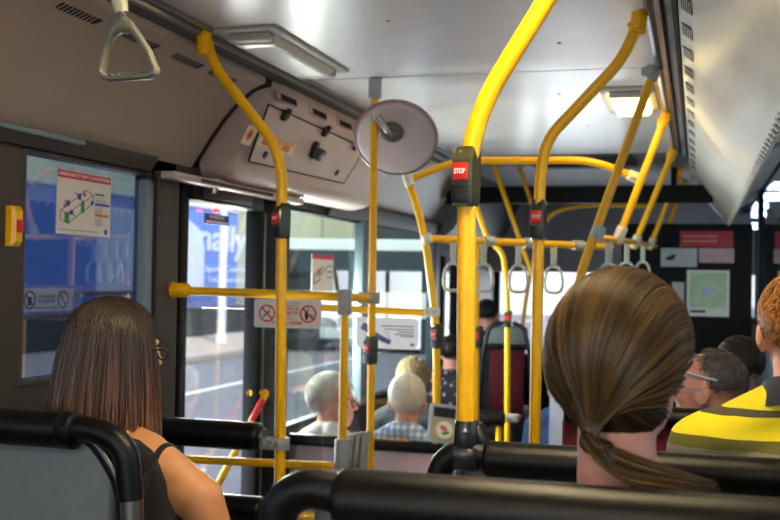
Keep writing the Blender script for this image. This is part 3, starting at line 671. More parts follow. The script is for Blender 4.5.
# dark station wall, added canopy and glowing strips to the right
q = B(); q.bb(5.2, 5.6, 6.5, 60, G, 6.5); q.bb(1.4, 5.6, 59.7, 60, G, 6.5); struct('station_wall', q, m_station, smooth=False)  # end wall added to shut out the bright sky beyond
q = B(); q.bb(1.3, 5.4, -14, 60, 4.4, 4.6); struct('added_canopy', q, m_station, smooth=False)  # added canopy; its unseen length back along the bus keeps the sun out
def window_glint(u, v, X, lab):  # added glowing strip stands in for a reflection in the right windows
    p = AX(u, v, X); o = thing('window_glint', lab, 'lamp', (X, p.y, p.z)); s = p.y*.010
    q = B(); q.box((X, p.y, p.z), (s*2.2, .5, s*.55), None, s*.15); obj('tube', q, m_glint, o)
    q = B(); q.bb(X-.02, X+.02, p.y-.02, p.y+.02, p.z+s*.25, 4.4); obj('hanger', q, m_fence, o, smooth=False)
for u, v, X, l_ in ((775, 186, 1.9, 'blue-white glow strip standing in for a reflection in the right windows, highest and nearest'), (773, 197, 1.62, 'blue-white glow strip standing in for a reflection in the right windows, second highest'),
                    (755, 206, 1.95, 'blue-white glow strip standing in for a reflection in the right windows, the upper one left of the nearest pair'), (753, 214, 1.7, 'blue-white glow strip standing in for a reflection in the right windows, the lower one left of the nearest pair'), (750, 226, 1.72, 'blue-white glow strip standing in for a reflection, lowest and farthest beyond the right windows')):
    window_glint(u, v, X, l_)
# a pale building ahead, beyond the windscreen
t = thing('building', 'pale sunlit building ahead, seen through the windscreen', 'building', (-6, 70, G))
q = B(); q.bb(-16, 3, 66, 80, G, 9); obj('wall', q, mat('pale_render', 'f0f3f7', .8, var=.05, vscale=.4), t, smooth=False)
# ================================================================= grab poles, rails, straps
def stop_box(parent, p, w=.05, h=.122, ang=-.35, tex=True, big=True):
    """stop request box clasping a pole at p; faces the rear of the bus, turned by ang"""
    Rz = Matrix.Rotation(ang, 4, 'Z'); M = Matrix.Translation(p) @ Rz
    def P(x, y, z): return M @ Vector((x, y, z))
    U = (Rz @ Vector((1, 0, 0))); N = (Rz @ Vector((0, -1, 0))); V = Vector((0, 0, 1))
    q = B(); d = .034
    prof = [(-w/2+.004, -.028), (w/2-.004, -.028), (w/2, -.022), (w/2, .02), (w/2-.008, .026), (-w/2+.008, .026), (-w/2, .02), (-w/2, -.022)]
    rings = []
    for z, k, dy in ((-h/2, .8, .0), (-h/2+.01, .96, 0), (-h*.18, 1, 0), (-h*.14, 1, 0), (h*.27, 1, 0), (h*.36, 1, .006), (h/2-.006, .94, .012), (h/2, .82, .014)):
        rings.append([q.bm.verts.new(P(x*k, (y+dy if y < 0 else y*k), z)) for x, y in prof])
    q.loft(rings); b = obj('stop_box', q, m_olive, parent, angle=.5)
    q = B(); q.box(P(0, -.0295, h*.07), (w*.74, .006, h*.29), Rz.to_3x3(), .0015); r = obj('stop_button', q, m_red, b)
    if tex: text('stop_lettering', 'STOP', P(0, -.0330, h*.07), U, N, .011 if big else .010, m_whiteink, b, width=w*.56, bold=True)
    q = B(); q.box(P(0, -.0275, -h*.3), (w*.9, .006, h*.3), Rz.to_3x3(), .002)
    obj('lower_cap', q, m_blackp, b)
    q = B(); q.lathe([(.003, 0), (.003, .002)], P(0, -.0290, h*.4), N, 8); obj('screw', q, m_steel, b)
    return b
def sleeve(parent, p, t, L, r, m, name='clamp', lug=True):
    t = Vector(t).normalized(); q = B(); q.lathe([(r*.96, -L/2), (r, -L/2+.004), (r, L/2-.004), (r*.96, L/2)], p, t, 20)
    if lug: 
        s = t.orthogonal().normalized(); s = Vector((0, -1, 0)) - t*t.dot(Vector((0, -1, 0))); s.normalize()
        q.box(Vector(p)+s*r*.9, (r*.8, r*.6, L*.8), t.to_track_quat('Z', 'Y').to_matrix(), .003)
    return obj(name, q, m, parent)
def joint(parent, p, axis, w, h, m):
    """two-bolt plate clasping a pole and a rail end"""
    ax = Vector(axis).normalized(); q = B()
    rot = Matrix((ax, Vector((0, 0, 1)).cross(ax).normalized(), Vector((0, 0, 1)))).transposed()
    q.box(p, (w, .046, h), rot, .006)
    o = obj('clamp', q, m, parent)
    for s in (-.22, .22):
        q = B(); q.lathe([(.006, 0), (.006, .003), (.003, .004)], Vector(p)+ax*w*s+rot@Vector((0, -.023, 0)), rot@Vector((0, -1, 0)), 10); obj('bolt', q, m_steel, o)
    return o
def pole(label, pts, r=.018, bend=.12, m=None, group=None, name='grab_pole'):
    base = Vector(pts[0]) if pts[0][2] < pts[-1][2] else Vector(pts[-1])
    t = thing(name, label, 'pole', base)
    q = B(); q.tube(fillet(pts, bend), r, 18); obj('tube', q, m or m_yellow, t); return t
def V3(x, y, z): return Vector((x, y, z))
def down(p, z): return V3(p.x, p.y, z)

# pole beside the left passenger
Y = 3.3; b = A(282, 490, Y)
p1 = pole('yellow pole bent to the left ceiling rail, beside the black padded knee bars', [down(b, .0), A(282, 172, Y), A(274, 143, Y), A(214, 66, Y), V3(-1.655, Y, CE-.01)], .0185, .12)
q = B(); c0 = V3(-1.655, Y, CE-.045); q.lathe([(.022, -.05), (.026, -.046), (.026, .02), (.024, .03)], c0, (0, 0, 1), 18); q.box(c0+V3(0, -.026, -.01), (.022, .012, .05), None, .003); q.box(c0+V3(.024, 0, -.01), (.02, .02, .02), None, .004); obj('clamp', q, m_yellow, p1)
stop_box(p1, A(282, 221, Y), .044, .12, -.5)
# pole with the round mirror
Y = 4.28; b = A(371, 460, Y); tp = A(375, 80, Y)
p2 = pole('straight slim yellow pole from ceiling to floor that carries the round mirror', [down(b, LOW), V3(tp.x, Y, CE)], .0165, .1)
sleeve(p2, V3(tp.x, Y, CE-.045), (0, 0, 1), .085, .029, m_clamp, lug=False)
sleeve(p2, A(374.5, 115, Y), (0, 0, 1), .045, .024, m_steel)
stop_box(p2, A(371, 350, Y), .044, .12, -.5)
joint(p2, A(369, 298, Y), (1, 0, 0), .09, .05, m_clamp)
# thick near pole
Y = 2.1; b = A(466, 424, Y)
p3 = pole('thick near yellow pole with a large stop box, clasped to the second seat back', [down(b, b.z-.03), A(467, 128, Y), A(546, 0, Y), V3(-.115, Y, CE-.01)], .0195, .13)
stop_box(p3, A(467, 177, Y)+V3(0, -.004, 0), .045, .122, -.24)
q = B(); c0 = V3(-.115, Y, CE-.04); q.lathe([(.022, -.05), (.027, -.046), (.027, .03)], c0, (0, 0, 1), 18); obj('clamp', q, m_yellow, p3)
# next pole on the right
Y = 3.4; b = A(533, 440, Y); top = A(640, 14, Y)
p4 = pole('yellow pole with one small stop box, bent up to the right ceiling rail', [down(b, .05), A(540, 178, Y), A(546, 140, Y), A(620, 62, Y), A(634, 34, Y), V3(top.x, Y, CE-.005)], .0185, .1)
c0 = A(638.5, 22, Y); q = B(); q.lathe([(.022, -.04), (.026, -.036), (.026, .03), (.024, .034)], c0, (.12, 0, 1), 18); q.box(c0+V3(0, -.026, 0), (.024, .012, .05), None, .003); q.box(c0+V3(-.026, 0, -.01), (.016, .02, .018), None, .004); obj('clamp', q, m_yellow, p4)
stop_box(p4, A(538.5, 220, Y), .046, .132, -.12)
# slanting poles along the right rail
Y = .86/(A(655, 66, 1).z-E); tp = A(655, 62, Y)
p5 = pole('dull yellow slanting pole with a grey ceiling clamp, left of the lit lamp', [A(566, 440, Y), A(577, 285, Y), A(594, 236, Y), V3(tp.x, Y, CE-.01)], .0185, .15, m_yellow_scuff)
ax = (A(655, 70, Y)-A(600, 215, Y)).normalized()
q = B(); c0 = A(653, 72, Y); q.lathe([(.023, -.035), (.028, -.03), (.028, .035)], c0, ax, 16); q.box(c0+V3(-.03, -.005, 0), (.03, .03, .035), None, .006); obj('clamp', q, m_clamp, p5)
sleeve(p5, A(598, 232, Y), ax, .05, .027, m_clamp)
far_r = []
for (u0, v0, u1, v1, lab) in ((668, 110, 618, 240, 'yellow slanting pole on the right whose top shows just right of the lit lamp'), (675, 147, 634, 246, 'second slanting yellow pole beyond the lit lamp on the right'), (681, 168, 650, 247, 'third slanting yellow pole beyond the lit lamp on the right'), (685.5, 181, 661, 247, 'farthest slanting yellow pole on the right')):
    Y = .86/(A(u0, v0, 1).z-E); a = A(u0, v0, Y); b = A(u1, v1, Y); d = (b-a).normalized()
    t = pole(lab, [b + d*.02, a - d*.03], .0185, .1); far_r.append(t)
    q = B(); q.lathe([(.022, -.04), (.026, -.036), (.026, .04)], a + d*.05, d, 16); q.box(a+d*.05+V3(-.024, 0, 0), (.02, .025, .02), None, .004); obj('clamp', q, m_yellow, t)
    sleeve(t, b - d*.03, d, .08, .027, m_white_clamp)
# pole ahead on the left, bent, behind the mirror
Y = 4.95; b = A(437, 470, Y)
p10 = pole('yellow pole bent towards the left ceiling rail, seen below and behind the round mirror', [down(b, LOW), A(437, 330, Y), A(424, 228, Y), A(405, 170, Y+.02), V3(-1.66, Y+.38, CE-.02)], .0185, .2)
ax = A(400, 155, Y)-A(424, 228, Y)
sleeve(p10, A(408.5, 180, Y), ax, .06, .026, m_white_clamp); sleeve(p10, A(427, 239, Y), ax, .045, .026, m_white_clamp)
joint(p10, A(432, 312, Y), (1, 0, 0), .07, .045, m_white_clamp)
stop_box(p10, A(437, 336, Y), .042, .12, -.4)
# ceiling bar across the aisle
q0 = [A(411, 179, 4.98), A(456, 160.5, 5.06), A(592, 160, 5.3), A(636, 177.5, 5.42)]
r1 = pole('yellow bar spanning the aisle below the ceiling, turned down at both ends', q0, .0185, .12, name='grab_rail')
sleeve(r1, A(636, 177.5, 5.40), A(636, 177.5, 5.42)-A(592, 160, 5.3), .085, .027, m_white_clamp)
# bar at window height with hanging straps
s0, s1 = A(431, 238.5, 4.97), A(612, 247, 5.7)
r2 = pole('blurred yellow bar across the bus at the height of the straps', [s0, s1], .018, .1, name='grab_rail')
for f_ in (.3, .52, .8): sleeve(r2, s0.lerp(s1, f_), s1-s0, .06, .026, m_palestrap)
r3 = pole('yellow bar running forward on the right above the ponytailed head', [A(596, 238, 4.5), A(618, 240, 5.5), A(640, 243, 7.2), A(664, 248, 10.2)], .016, .1, name='grab_rail')
# far left poles
Y = 6.3
p11 = pole('slanting blurred pole that turns upright, right of the near thick pole', [down(A(509, 440, Y), LOW), A(507.5, 290, Y), A(503, 252, Y), A(488, 240, Y), A(477, 209, Y), A(456, 150, Y)], .017, .15)
stop_box(p11, A(508.5, 319, Y), .045, .1, 0, tex=False)
Y = 7.5; pole('far slanting blurred pole between the two thick poles with stop boxes', [A(533, 276, Y), A(521, 243, Y), A(495, 168, Y), A(484, 138, Y)], .018, .1)
Y = 5.65; pk = pole('slim upright pole hugging the right edge of the thick near pole', [down(A(478, 430, Y), LOW), A(476.5, 241, Y)], .0165, .1); stop_box(pk, A(478, 337, Y), .045, .12, -.2, tex=False)
Y = 8.2; pole('far blurred hoop bar before the windscreen, left of the ponytailed head', [A(521, 335, Y), A(529, 278, Y), A(546, 214, Y), A(580, 205, Y), A(655, 206, Y)], .017, .25, m_yellow_scuff, name='grab_rail')
Y = 7.9; pole('far slanting blurred pole whose foot meets the right thick pole', [A(545, 244, Y), A(524, 180, Y), A(512, 150, Y)], .017, .1, m_yellow_scuff)
# guard at the rear door: top rail, lower rail, short post, glass, notice
YW = 3.80
w0 = AX(172, 290, XL+.03); YW = w0.y; g1 = A(345, 297, 3.92); g2 = A(369, 298, 4.28)
gr = thing('door_guard', 'yellow guard rail with short post before the rear door, from the brown pillar', 'guard rail', (g1.x, g1.y, LOW))
q = B(); q.tube(fillet([w0, g1, g2], .08), .0175, 18); obj('top_rail', q, m_yellow, gr)
q = B(); q.lathe([(.045, -.03), (.045, -.018), (.03, -.014), (.027, .05), (.024, .055)], w0+V3(.02, 0, 0), (1, 0, 0), 20); obj('wall_socket', q, m_yellow, gr)
q = B(); q.tube([down(g1, LOW), g1+V3(0, 0, -.01)], .0165, 18); obj('post', q, m_yellow, gr)
joint(gr, g1+V3(0, -.005, -.02), (1, 0, 0), .046, .1, m_clamp)
l0, l1 = A(284, 463.5, 3.86), A(333, 466, 3.91)
q = B(); q.tube([V3(XL+.0, w0.y, l0.z), l1], .016, 16); obj('lower_rail', q, m_yellow, gr)
l2, l3 = A(284, 519, 3.86), A(333, 521, 3.91)
q = B(); q.tube([V3(XL, w0.y, l2.z), l3], .016, 16); obj('lower_rail', q, m_yellow, gr)
q = B(); a = A(327, 303, 3.9); b_ = A(327, 520, 3.9)
xl = XL+.05; q.box(((xl+a.x)/2, 3.86, (a.z-.03+b_.z)/2+.0), (a.x-xl, .006, a.z-.03-b_.z), Matrix.Rotation(.05, 3, 'Z')); obj('glass_panel', q, m_panelglass, gr, smooth=False)
q = B(); sp = down(g1, 0); q.lathe([(.027, 0), (.031, .006), (.031, .115), (.026, .124)], down(g1, A(340, 470, g1.y).z), (0, 0, 1), 18); obj('post_sleeve', q, m_clamp, gr)
cs = thing('ticket_box', 'grey ribbed plastic box fixed beside the short guard post', 'box', down(A(358, 470, 3.95), 0)); 
q = B()
for k in range(3): c0 = A(352+k*6.3, 452-k*1.0, 3.96); q.box(c0, (.018, .06, .15), Matrix.Rotation(.1, 3, 'Y'), .006)
c0 = A(358, 452, 4.0); q.box(c0, (.08, .03, .14), None, .006); obj('shell', q, m_clamp, cs)
q = B(); q.box(A(358, 474, 3.97), (.085, .07, .02), None, .005); obj('bracket', q, m_blackp, cs)
# the notice on the guard
a, b_ = A(254, 298, 3.80), A(321, 330, 3.84)
def on(u, v, Y=3.825): return A(u, v, Y)
sg = thing('prohibition_sign', 'white smoking and food ban notice hanging below the guard rail', 'sign', on(287, 330))
U = (on(321, 314)-on(254, 312.5)).normalized(); N = Vector((U.y, -U.x, 0)).normalized(); N = N if N.y < 0 else -N; Vv = N.cross(U).normalized()
O = on(287.3, 313.6); wv = (on(321, 314)-on(254, 312.5)).length; hv = .112
def S(x, y, d=0): return O + U*x + Vv*y + N*d
q = B(); pl = []
for cx, cy, a0 in ((wv/2-.01, hv/2-.01, 0), (-wv/2+.01, hv/2-.01, 90), (-wv/2+.01, -hv/2+.01, 180), (wv/2-.01, -hv/2+.01, 270)):
    for k in range(5): an = R(a0+k*22.5); pl.append((cx+.01*math.cos(an), cy+.01*math.sin(an)))
q.prism(pl, O, U, Vv, -N*.003); obj('board', q, m_paper, sg, smooth=False)
for sx, nm in ((-.085, 'no_smoking_symbol'), (.087, 'no_food_symbol')):
    q = B(); q.ringflat(S(sx, .0), U, Vv, N*.0008, .028, .0345, 36)
    q.prism([(-.03, -.0035), (.03, -.0035), (.03, .0035), (-.03, .0035)], S(sx, 0), (U-Vv).normalized(), (U+Vv).normalized(), N*.001)
    if sx > 0:
        q.mi = 1; q.prism([(-.013, .008), (.004, .008), (.001, -.022), (-.01, -.022)], S(sx-.002, 0, .0), U, Vv, N*.0005); q.prism([(-.002, 0), (.002, 0), (.008, .018), (.004, .018)], S(sx-.005, .006), U, Vv, N*.0005)
        for yy in (-.001, .006): q.prism([(0, 0), (.016, 0), (.016, .004), (0, .004)], S(sx+.007, -.012+yy), U, Vv, N*.0005)
    else:
        q.mi = 1; q.prism([(-.022, -.003), (.016, -.003), (.016, .003), (-.022, .003)], S(sx, 0), (U*.75+Vv*.65), (Vv*.75-U*.65), N*.0005)
        for k in range(3): q.prism([(0, 0), (.012, .004), (.012, .006), (0, .002)], S(sx+.006, .014+k*.005), U, Vv, N*.0005)
    obj(nm, q, [m_redink, m_blackink], sg)
for s, y, h, m, w in (('Penalties are heavy', .043, .006, m_blackink, .1), ('for all passengers', .033, .006, m_blackink, .085), ('SMOKING IS', .018, .013, m_redink, .092), ('PROHIBITED', .002, .013, m_redink, .096), ('as is the', -.012, .0055, m_blackink, .04), ('consumption of', -.021, .0055, m_blackink, .08), ('FOOD & DRINK', -.037, .013, m_redink, .128)):
    text('lettering', s, S(0, y, .0003), U, N, h, m, sg, width=w, bold=(h > .01))
# second guard: rail and glass with a white poster
ga, gb = V3(XL, 4.92, A(425, 313, 4.95).z+.02), A(430, 313, 4.95)
g2_ = thing('door_guard', 'second yellow guard rail beyond the rear door, with glass and a white poster', 'guard rail', (gb.x-.05, 4.93, LOW))
q = B(); q.tube([ga, gb], .0175, 18); obj('top_rail', q, m_yellow, g2_)
q = B(); q.bb(XL+.12, gb.x-.09, 4.93, 4.936, -.02, gb.z-.03); obj('glass_panel', q, m_panelglass, g2_, smooth=False)
q = B(); q.tube([V3(XL, 4.93, .12), V3(gb.x, 4.95, .12)], .016, 14); obj('lower_rail', q, m_yellow, g2_)
a, b_ = A(357, 317, 4.92), A(418, 350, 4.92)
ps = thing('poster', 'white poster with a blue device drawing on the second guard glass', 'poster', ((a.x+b_.x)/2, 4.92, b_.z))
w, h = b_.x-a.x, a.z-b_.z; o_ = V3(a.x, 4.918, b_.z)
q = B(); k = .018; q.prism([(k, 0), (w-k*1.2, 0), (w, k*1.4), (w, h-k), (w-k, h), (0, h), (0, k)], o_, (1, 0, 0), (0, 0, 1), (0, .004, 0)); obj('sheet', q, m_paper_bright, ps, smooth=False)
q = B(); q.box(o_+V3(w*.16, -.001, h*.66), (.05, .001, .034), Matrix.Rotation(.5, 3, 'Y')); q.box(o_+V3(w*.33, -.001, h*.42), (.085, .001, .026), Matrix.Rotation(.5, 3, 'Y')); q.box(o_+V3(w*.49, -.001, h*.26), (.045, .001, .024), Matrix.Rotation(.4, 3, 'Y')); obj('drawing', q, mat('slate_ink', '5c6690', .5, var=0), ps, smooth=False)
q = B(); q.tube([o_+V3(w*.5, -.001, h*.3), o_+V3(w*.55, -.001, h*.36), o_+V3(w*.5, -.001, h*.52), o_+V3(w*.46, -.001, h*.55)], .0015, 6); obj('drawing', q, m_greyink, ps)
q = B()
for yy, x0_, x1_ in ((.72, .4, .93), (.62, .45, .93), (.54, .68, .93), (.46, .62, .93), (.4, .72, .93)): q.bb(o_.x+w*x0_, o_.x+w*x1_, 4.917, 4.918, o_.z+h*yy, o_.z+h*(yy+.035))
obj('print', q, m_greyink, ps, smooth=False)
q = B(); q.bb(o_.x+w*.88, o_.x+w*.94, 4.917, 4.918, o_.z+h*.12, o_.z+h*.19); obj('print', q, m_blueink, ps, smooth=False)
# round mirror on an arm
Y = 4.2; mc = A(395.5, 141, 4.33)
mr = thing('convex_mirror', 'round mirror seen from its pale back, held out from the slim pole', 'mirror', A(374, 118, 4.28))
n = Vector((.16, -.80, -.60)).normalized()                     # towards the viewpoint
Rm = A(436, 141, 4.33).x-mc.x
q = B(); q.lathe([(.001, .0), (Rm*.5, -.003), (Rm*.86, -.010), (Rm*.97, -.018), (Rm, -.028), (Rm*.99, -.036), (Rm*.9, -.04), (.001, -.05)], mc, n, 56); obj('back_shell', q, m_mirrorback, mr, angle=1.0)
q = B(); q.lathe([(Rm*.985, -.014), (Rm*1.02, -.02), (Rm*1.025, -.03), (Rm*.99, -.038)], mc, n, 56, cap=False); obj('rim', q, mat('mirror_rim', 'a2818b', .4, var=.03), mr)
q = B(); hub = mc + (Vector((-.012, 0, .05)) - n*n.dot(Vector((-.012, 0, .05))))*1.1 - n*.006; q.lathe([(.05, -.004), (.05, .008), (.047, .012), (.038, .013), (.038, .022), (.034, .025), (.027, .026), (.027, .04), (.001, .042)], hub, n, 30); obj('hub', q, m_strap, mr, angle=.5)
q = B(); q.tube(fillet([hub + n*.03, hub + n*.07 + Vector((-.015, 0, .035)), A(378, 117, 4.25)], .04), .013, 12); obj('arm', q, m_steel, mr)
# hanging straps
def strap(p, label, first=None):
    if first is not None: return dup(first, p, label)
    t = thing('hanging_strap', label, 'strap', p, 0, 'hanging straps on the blurred bar')
    q = B(); q.box(p+V3(0, 0, -.045), (.03, .012, .11), None, .004); obj('band', q, m_palestrap, t)
    q = B(); c_ = p+V3(0, 0, -.10)
    loop = [c_+V3(x, 0, z) for x, z in ((0, 0), (.022, -.006), (.038, -.03), (.046, -.07), (.046, -.10), (.038, -.125), (.02, -.135), (-.02, -.135), (-.038, -.125), (-.046, -.10), (-.046, -.07), (-.038, -.03), (-.022, -.006))]
    q.tube(loop, .0085, 10, closed=True); obj('handle', q, m_palestrap, t); return t
st0 = None
for u, lab in ((454.5, 'pale strap handle hanging left of the thick near pole'), (486, 'pale strap handle hanging right of the thick near pole'), (521, 'pale strap handle hanging left of the pole with a stop box, nearest it'), (556, 'pale strap handle hanging between the stop box pole and the ponytailed head')):
    f_ = (u-431)/(612-431); p = s0.lerp(s1, f_*4.97/(4.97*f_+5.7*(1-f_))) + V3(0, 0, -.016); t = strap(p, lab, st0); st0 = st0 or t
for u, v, Y, lab in ((609, 243, 5.0, 'grey strap above the ponytailed head, nearest along the right bar'), (627, 245, 6.2, 'grey strap above the ponytailed head, in the middle along the right bar'), (643, 247, 7.3, 'grey strap above the ponytailed head, farthest along the right bar')):
    strap(A(u, v, Y), lab, st0)['group'] = 'straps on the right bar'
# large triangular strap handle, upper left
Y = 1.75
hs = thing('hanging_strap', 'large olive grey triangular strap handle hanging at the upper left', 'strap', A(121, 8, Y))
tri = [A(u, v, Y) for u, v in ((121, 17), (115, 22), (104, 47), (99, 72), (102, 79), (110, 82), (150, 79), (158, 75), (159, 69), (151, 50), (133, 22), (127, 17))]
cin = [A(u, v, Y) for u, v in ((121, 33), (113, 37), (108, 52), (104, 71), (106, 75), (111, 76), (148, 73.5), (152, 71), (153, 67), (147, 54), (134, 36), (128, 33))]
q = B(); rings = []
for k in range(len(tri)):
    o1, i1 = tri[k], cin[k]; mid = (o1+i1)/2; h = .011
    rings.append([q.bm.verts.new(x) for x in (o1+V3(0, -h*.4, 0), o1.lerp(mid, .5)+V3(0, -h, 0), i1.lerp(mid, .5)+V3(0, -h, 0), i1+V3(0, -h*.4, 0), i1+V3(0, h*.4, 0), i1.lerp(mid, .5)+V3(0, h, 0), o1.lerp(mid, .5)+V3(0, h, 0), o1+V3(0, h*.4, 0))])
q.loft(rings, False, True); hd = obj('handle', q, m_strap, hs, angle=.9)
q = B()
for k in range(7): q.ell(A(112+k*6, 75.6-k*.4, Y), (.0055, .010, .0035), None, 2)
obj('finger_ridges', q, m_strap, hd)
q = B(); a, b_ = A(121, 20, Y), A(117.5, -12, Y); top = V3(b_.x-.02, Y, CE-.02)
q.tube([A(121.5, 12, Y), A(120, 5, Y), A(117.5, -12, Y), top], [.013, .0155, .0155, .0155], 12, .4); obj('strap_band', q, mat('strap_sleeve', '8f9585', .4, var=.05), hs)
q = B(); q.cyl(A(121.5, 17, Y), A(121.5, 11, Y), .005, 10); q.tube([A(118, 15, Y), A(125, 15, Y)], .004, 8); obj('pin', q, m_strap, hs)
q = B(); q.tube([V3(top.x, Y, CE-.03), V3(top.x, Y, CE)], .012, 10); obj('hook', q, m_steel, hs)
# stop button on the left pillar
pb = AX(10, 226, XL+.012)
sb = thing('stop_button_box', 'yellow box with a red button on the dark left pillar', 'button', (XL+.012, pb.y, pb.z-.06))
q = B(); rings = []
for d, w, h in ((0, .044, .125), (.02, .044, .125), (.034, .03, .095)):
    rings.append([q.bm.verts.new((XL+.012+d, pb.y+sx*w/2, pb.z+sy*h/2)) for sx, sy in ((-1, -1), (1, -1), (1, 1), (-1, 1))])
q.loft(rings); obj('housing', q, m_yellow, sb, smooth=False)
q = B(); q.box((XL+.047, pb.y, pb.z), (.012, .03, .04), None, .004); obj('button', q, m_redink, sb)
# window notices
def wallsign(name, label, u0, v0, u1, v1, x, cat='sign'):
    a, b_ = AX(u0, v0, x), AX(u1, v1, x)
    return a.y, b_.y, a.z, b_.z
x = XL+.001-.019
ya, yb = AX(57, 170, x).y, AX(111, 178, x).y; zt = (AX(57, 169, x).z+AX(111, 177, x).z)/2; zb_ = (AX(57, 234, x).z+AX(110, 237, x).z)/2
es = thing('exit_sign', 'white emergency exit notice with a red heading on the left window', 'sign', (x, (ya+yb)/2, zb_))
def WQ(q, f0, g0, f1, g1, d=.0012): q.bb(x+d, x+d+.0006, ya+(yb-ya)*f0, ya+(yb-ya)*f1, zb_+(zt-zb_)*g0, zb_+(zt-zb_)*g1)
def WP(f, g, d=.0018): return V3(x+d, ya+(yb-ya)*f, zb_+(zt-zb_)*g)
q = B(); WQ(q, 0, 0, 1, 1, 0); obj('sheet', q, m_paper, es, smooth=False)
q = B(); WQ(q, 0.01, .875, .99, .99, .0006); obj('red_heading', q, m_redink, es, smooth=False)
text('heading_lettering', 'EMERGENCY EXIT LOCATIONS', WP(.5, .932), (0, 1, 0), (1, 0, 0), (zt-zb_)*.05, m_whiteink, es, width=(yb-ya)*.93, bold=True, depth=.0004)
q = B()
E8 = {k: v for k, v in zip('abcdefg', ((.07, .36), (.07, .22), (.2, .17), (.2, .33), (.66, .66), (.66, .53), (.53, .73)))}
for a, b_ in ('ab', 'bc', 'cd', 'da', 'de', 'ef', 'fc', 'ag', 'ge'): q.tube([WP(*E8[a], .0012), WP(*E8[b_], .0012)], .0011, 6)
for f0, g0, f1, g1 in ((.13, .53, .18, .46), (.32, .68, .38, .6), (.48, .72, .5, .62), (.3, .33, .34, .28), (.2, .2, .24, .15)): q.tube([WP(f0, g0, .0012), WP(f1, g1, .0012)], .0012, 6)
obj('bus_diagram', q, m_blackink, es)
for m, rs in ((m_greenink, ((.14, .18, .22, .34), (.43, .36, .49, .55))), (m_blueink, ((.17, .44, .23, .53), (.37, .56, .43, .66), (.23, .31, .29, .38), (.61, .5, .65, .57))), (m_orangeink, ((.12, .41, .17, .47), (.46, .63, .52, .68)))):
    q = B()
    for f0, g0, f1, g1 in rs: q = B(); WQ(q, f0, g0, f1, g1, .0014); obj('diagram_block', q, m, es, smooth=False)
    q = B()
    if m is m_greenink: WQ(q, .69, .665, .86, .70)
    if m is m_blueink: WQ(q, .69, .5, .97, .54); WQ(q, .88, .045, .94, .12); WQ(q, .03, .062, .75, .072)
    if m is m_orangeink: WQ(q, .69, .325, .96, .365)
    obj('coloured_caption', q, m, es, smooth=False)
q = B()
for g in (.62, .585, .555, .46, .43, .40, .37, .29, .26, .23, .2, .17): WQ(q, .69, g, .9 if int(g*1000) % 2 else .84, g+.01)
obj('small_print', q, m_greyink, es, smooth=False)
# faint ban decal on the same window
ya, yb = AX(17.5, 299, x).y, AX(73, 300, x).y; zt = (AX(17.5, 286, x).z+AX(73, 290, x).z)/2; zb_ = (AX(17.5, 309, x).z+AX(73, 313, x).z)/2
ds = thing('window_decal', 'faint see-through ban decal low on the left window beside the long-haired head', 'decal', (x, (ya+yb)/2, zb_))
q = B(); WQ(q, 0, 0, 1, 1, 0); obj('film', q, m_film, ds, smooth=False)
q = B(); rr = (zt-zb_)*.4
for f_ in (.2, .8):
    q = B(); c_ = WP(f_, .5, .0012); q.ringflat(c_, (0, 1, 0), (0, 0, 1), (.0006, 0, 0), rr*.82, rr, 28); s_ = -1
    q.prism([(-rr*.9, -rr*.08), (rr*.9, -rr*.08), (rr*.9, rr*.08), (-rr*.9, rr*.08)], c_, Vector((0, .7, s_*.7)), Vector((0, .7, .7)), (.0006, 0, 0))
    obj('ban_symbol', q, mat('dull_ink', '4a3a52', .5, var=0), ds)
q = B(); c_ = WP(.2, .5, .0012); q.prism([(-rr*.3, -rr*.6), (rr*.2, -rr*.6), (rr*.3, rr*.3), (-rr*.4, rr*.3)], c_, (0, 1, 0), (0, 0, 1), (.0006, 0, 0))
obj('food_print', q, bpy.data.materials['dull_ink'], ds)
for s, g, w, h in (('SMOKING IS', .62, .3, .15), ('PROHIBITED', .42, .31, .15), ('FOOD & DRINK', .15, .4, .13)):
    text('lettering', s, WP(.5, g, .0008), (0, 1, 0), (1, 0, 0), (zt-zb_)*h, bpy.data.materials['dull_ink'], ds, width=(yb-ya)*w, depth=.0004)
# small poster on the window beyond the door
ya, yb = AX(312, 270, x).y, AX(333, 270, x).y; zt = AX(322, 255, x).z; zb_ = AX(322, 291, x).z
pp = thing('exit_sign', 'pinkish white notice with a red heading on the window beyond the rear door', 'sign', (x, (ya+yb)/2, zb_))
q = B(); WQ(q, 0, 0, 1, 1, 0); obj('sheet', q, m_paper, pp, smooth=False)
q = B(); WQ(q, 0, .88, 1, 1, .0008); obj('red_heading', q, m_redink, pp, smooth=False)
q = B()
for a, b_ in (((.1, .2), (.35, .3)), ((.35, .3), (.35, .6)), ((.1, .2), (.1, .45)), ((.1, .45), (.35, .6)), ((.4, .45), (.65, .65)), ((.2, .4), (.5, .7))): q.tube([WP(*a, .001), WP(*b_, .001)], .003, 6)
obj('bus_diagram', q, m_blackink, pp)
for m, g in ((m_greenink, .68), (m_blueink, .52), (m_orangeink, .36)): q = B(); WQ(q, .7, g, .95, g+.04); obj('diagram_block', q, m, pp, smooth=False)
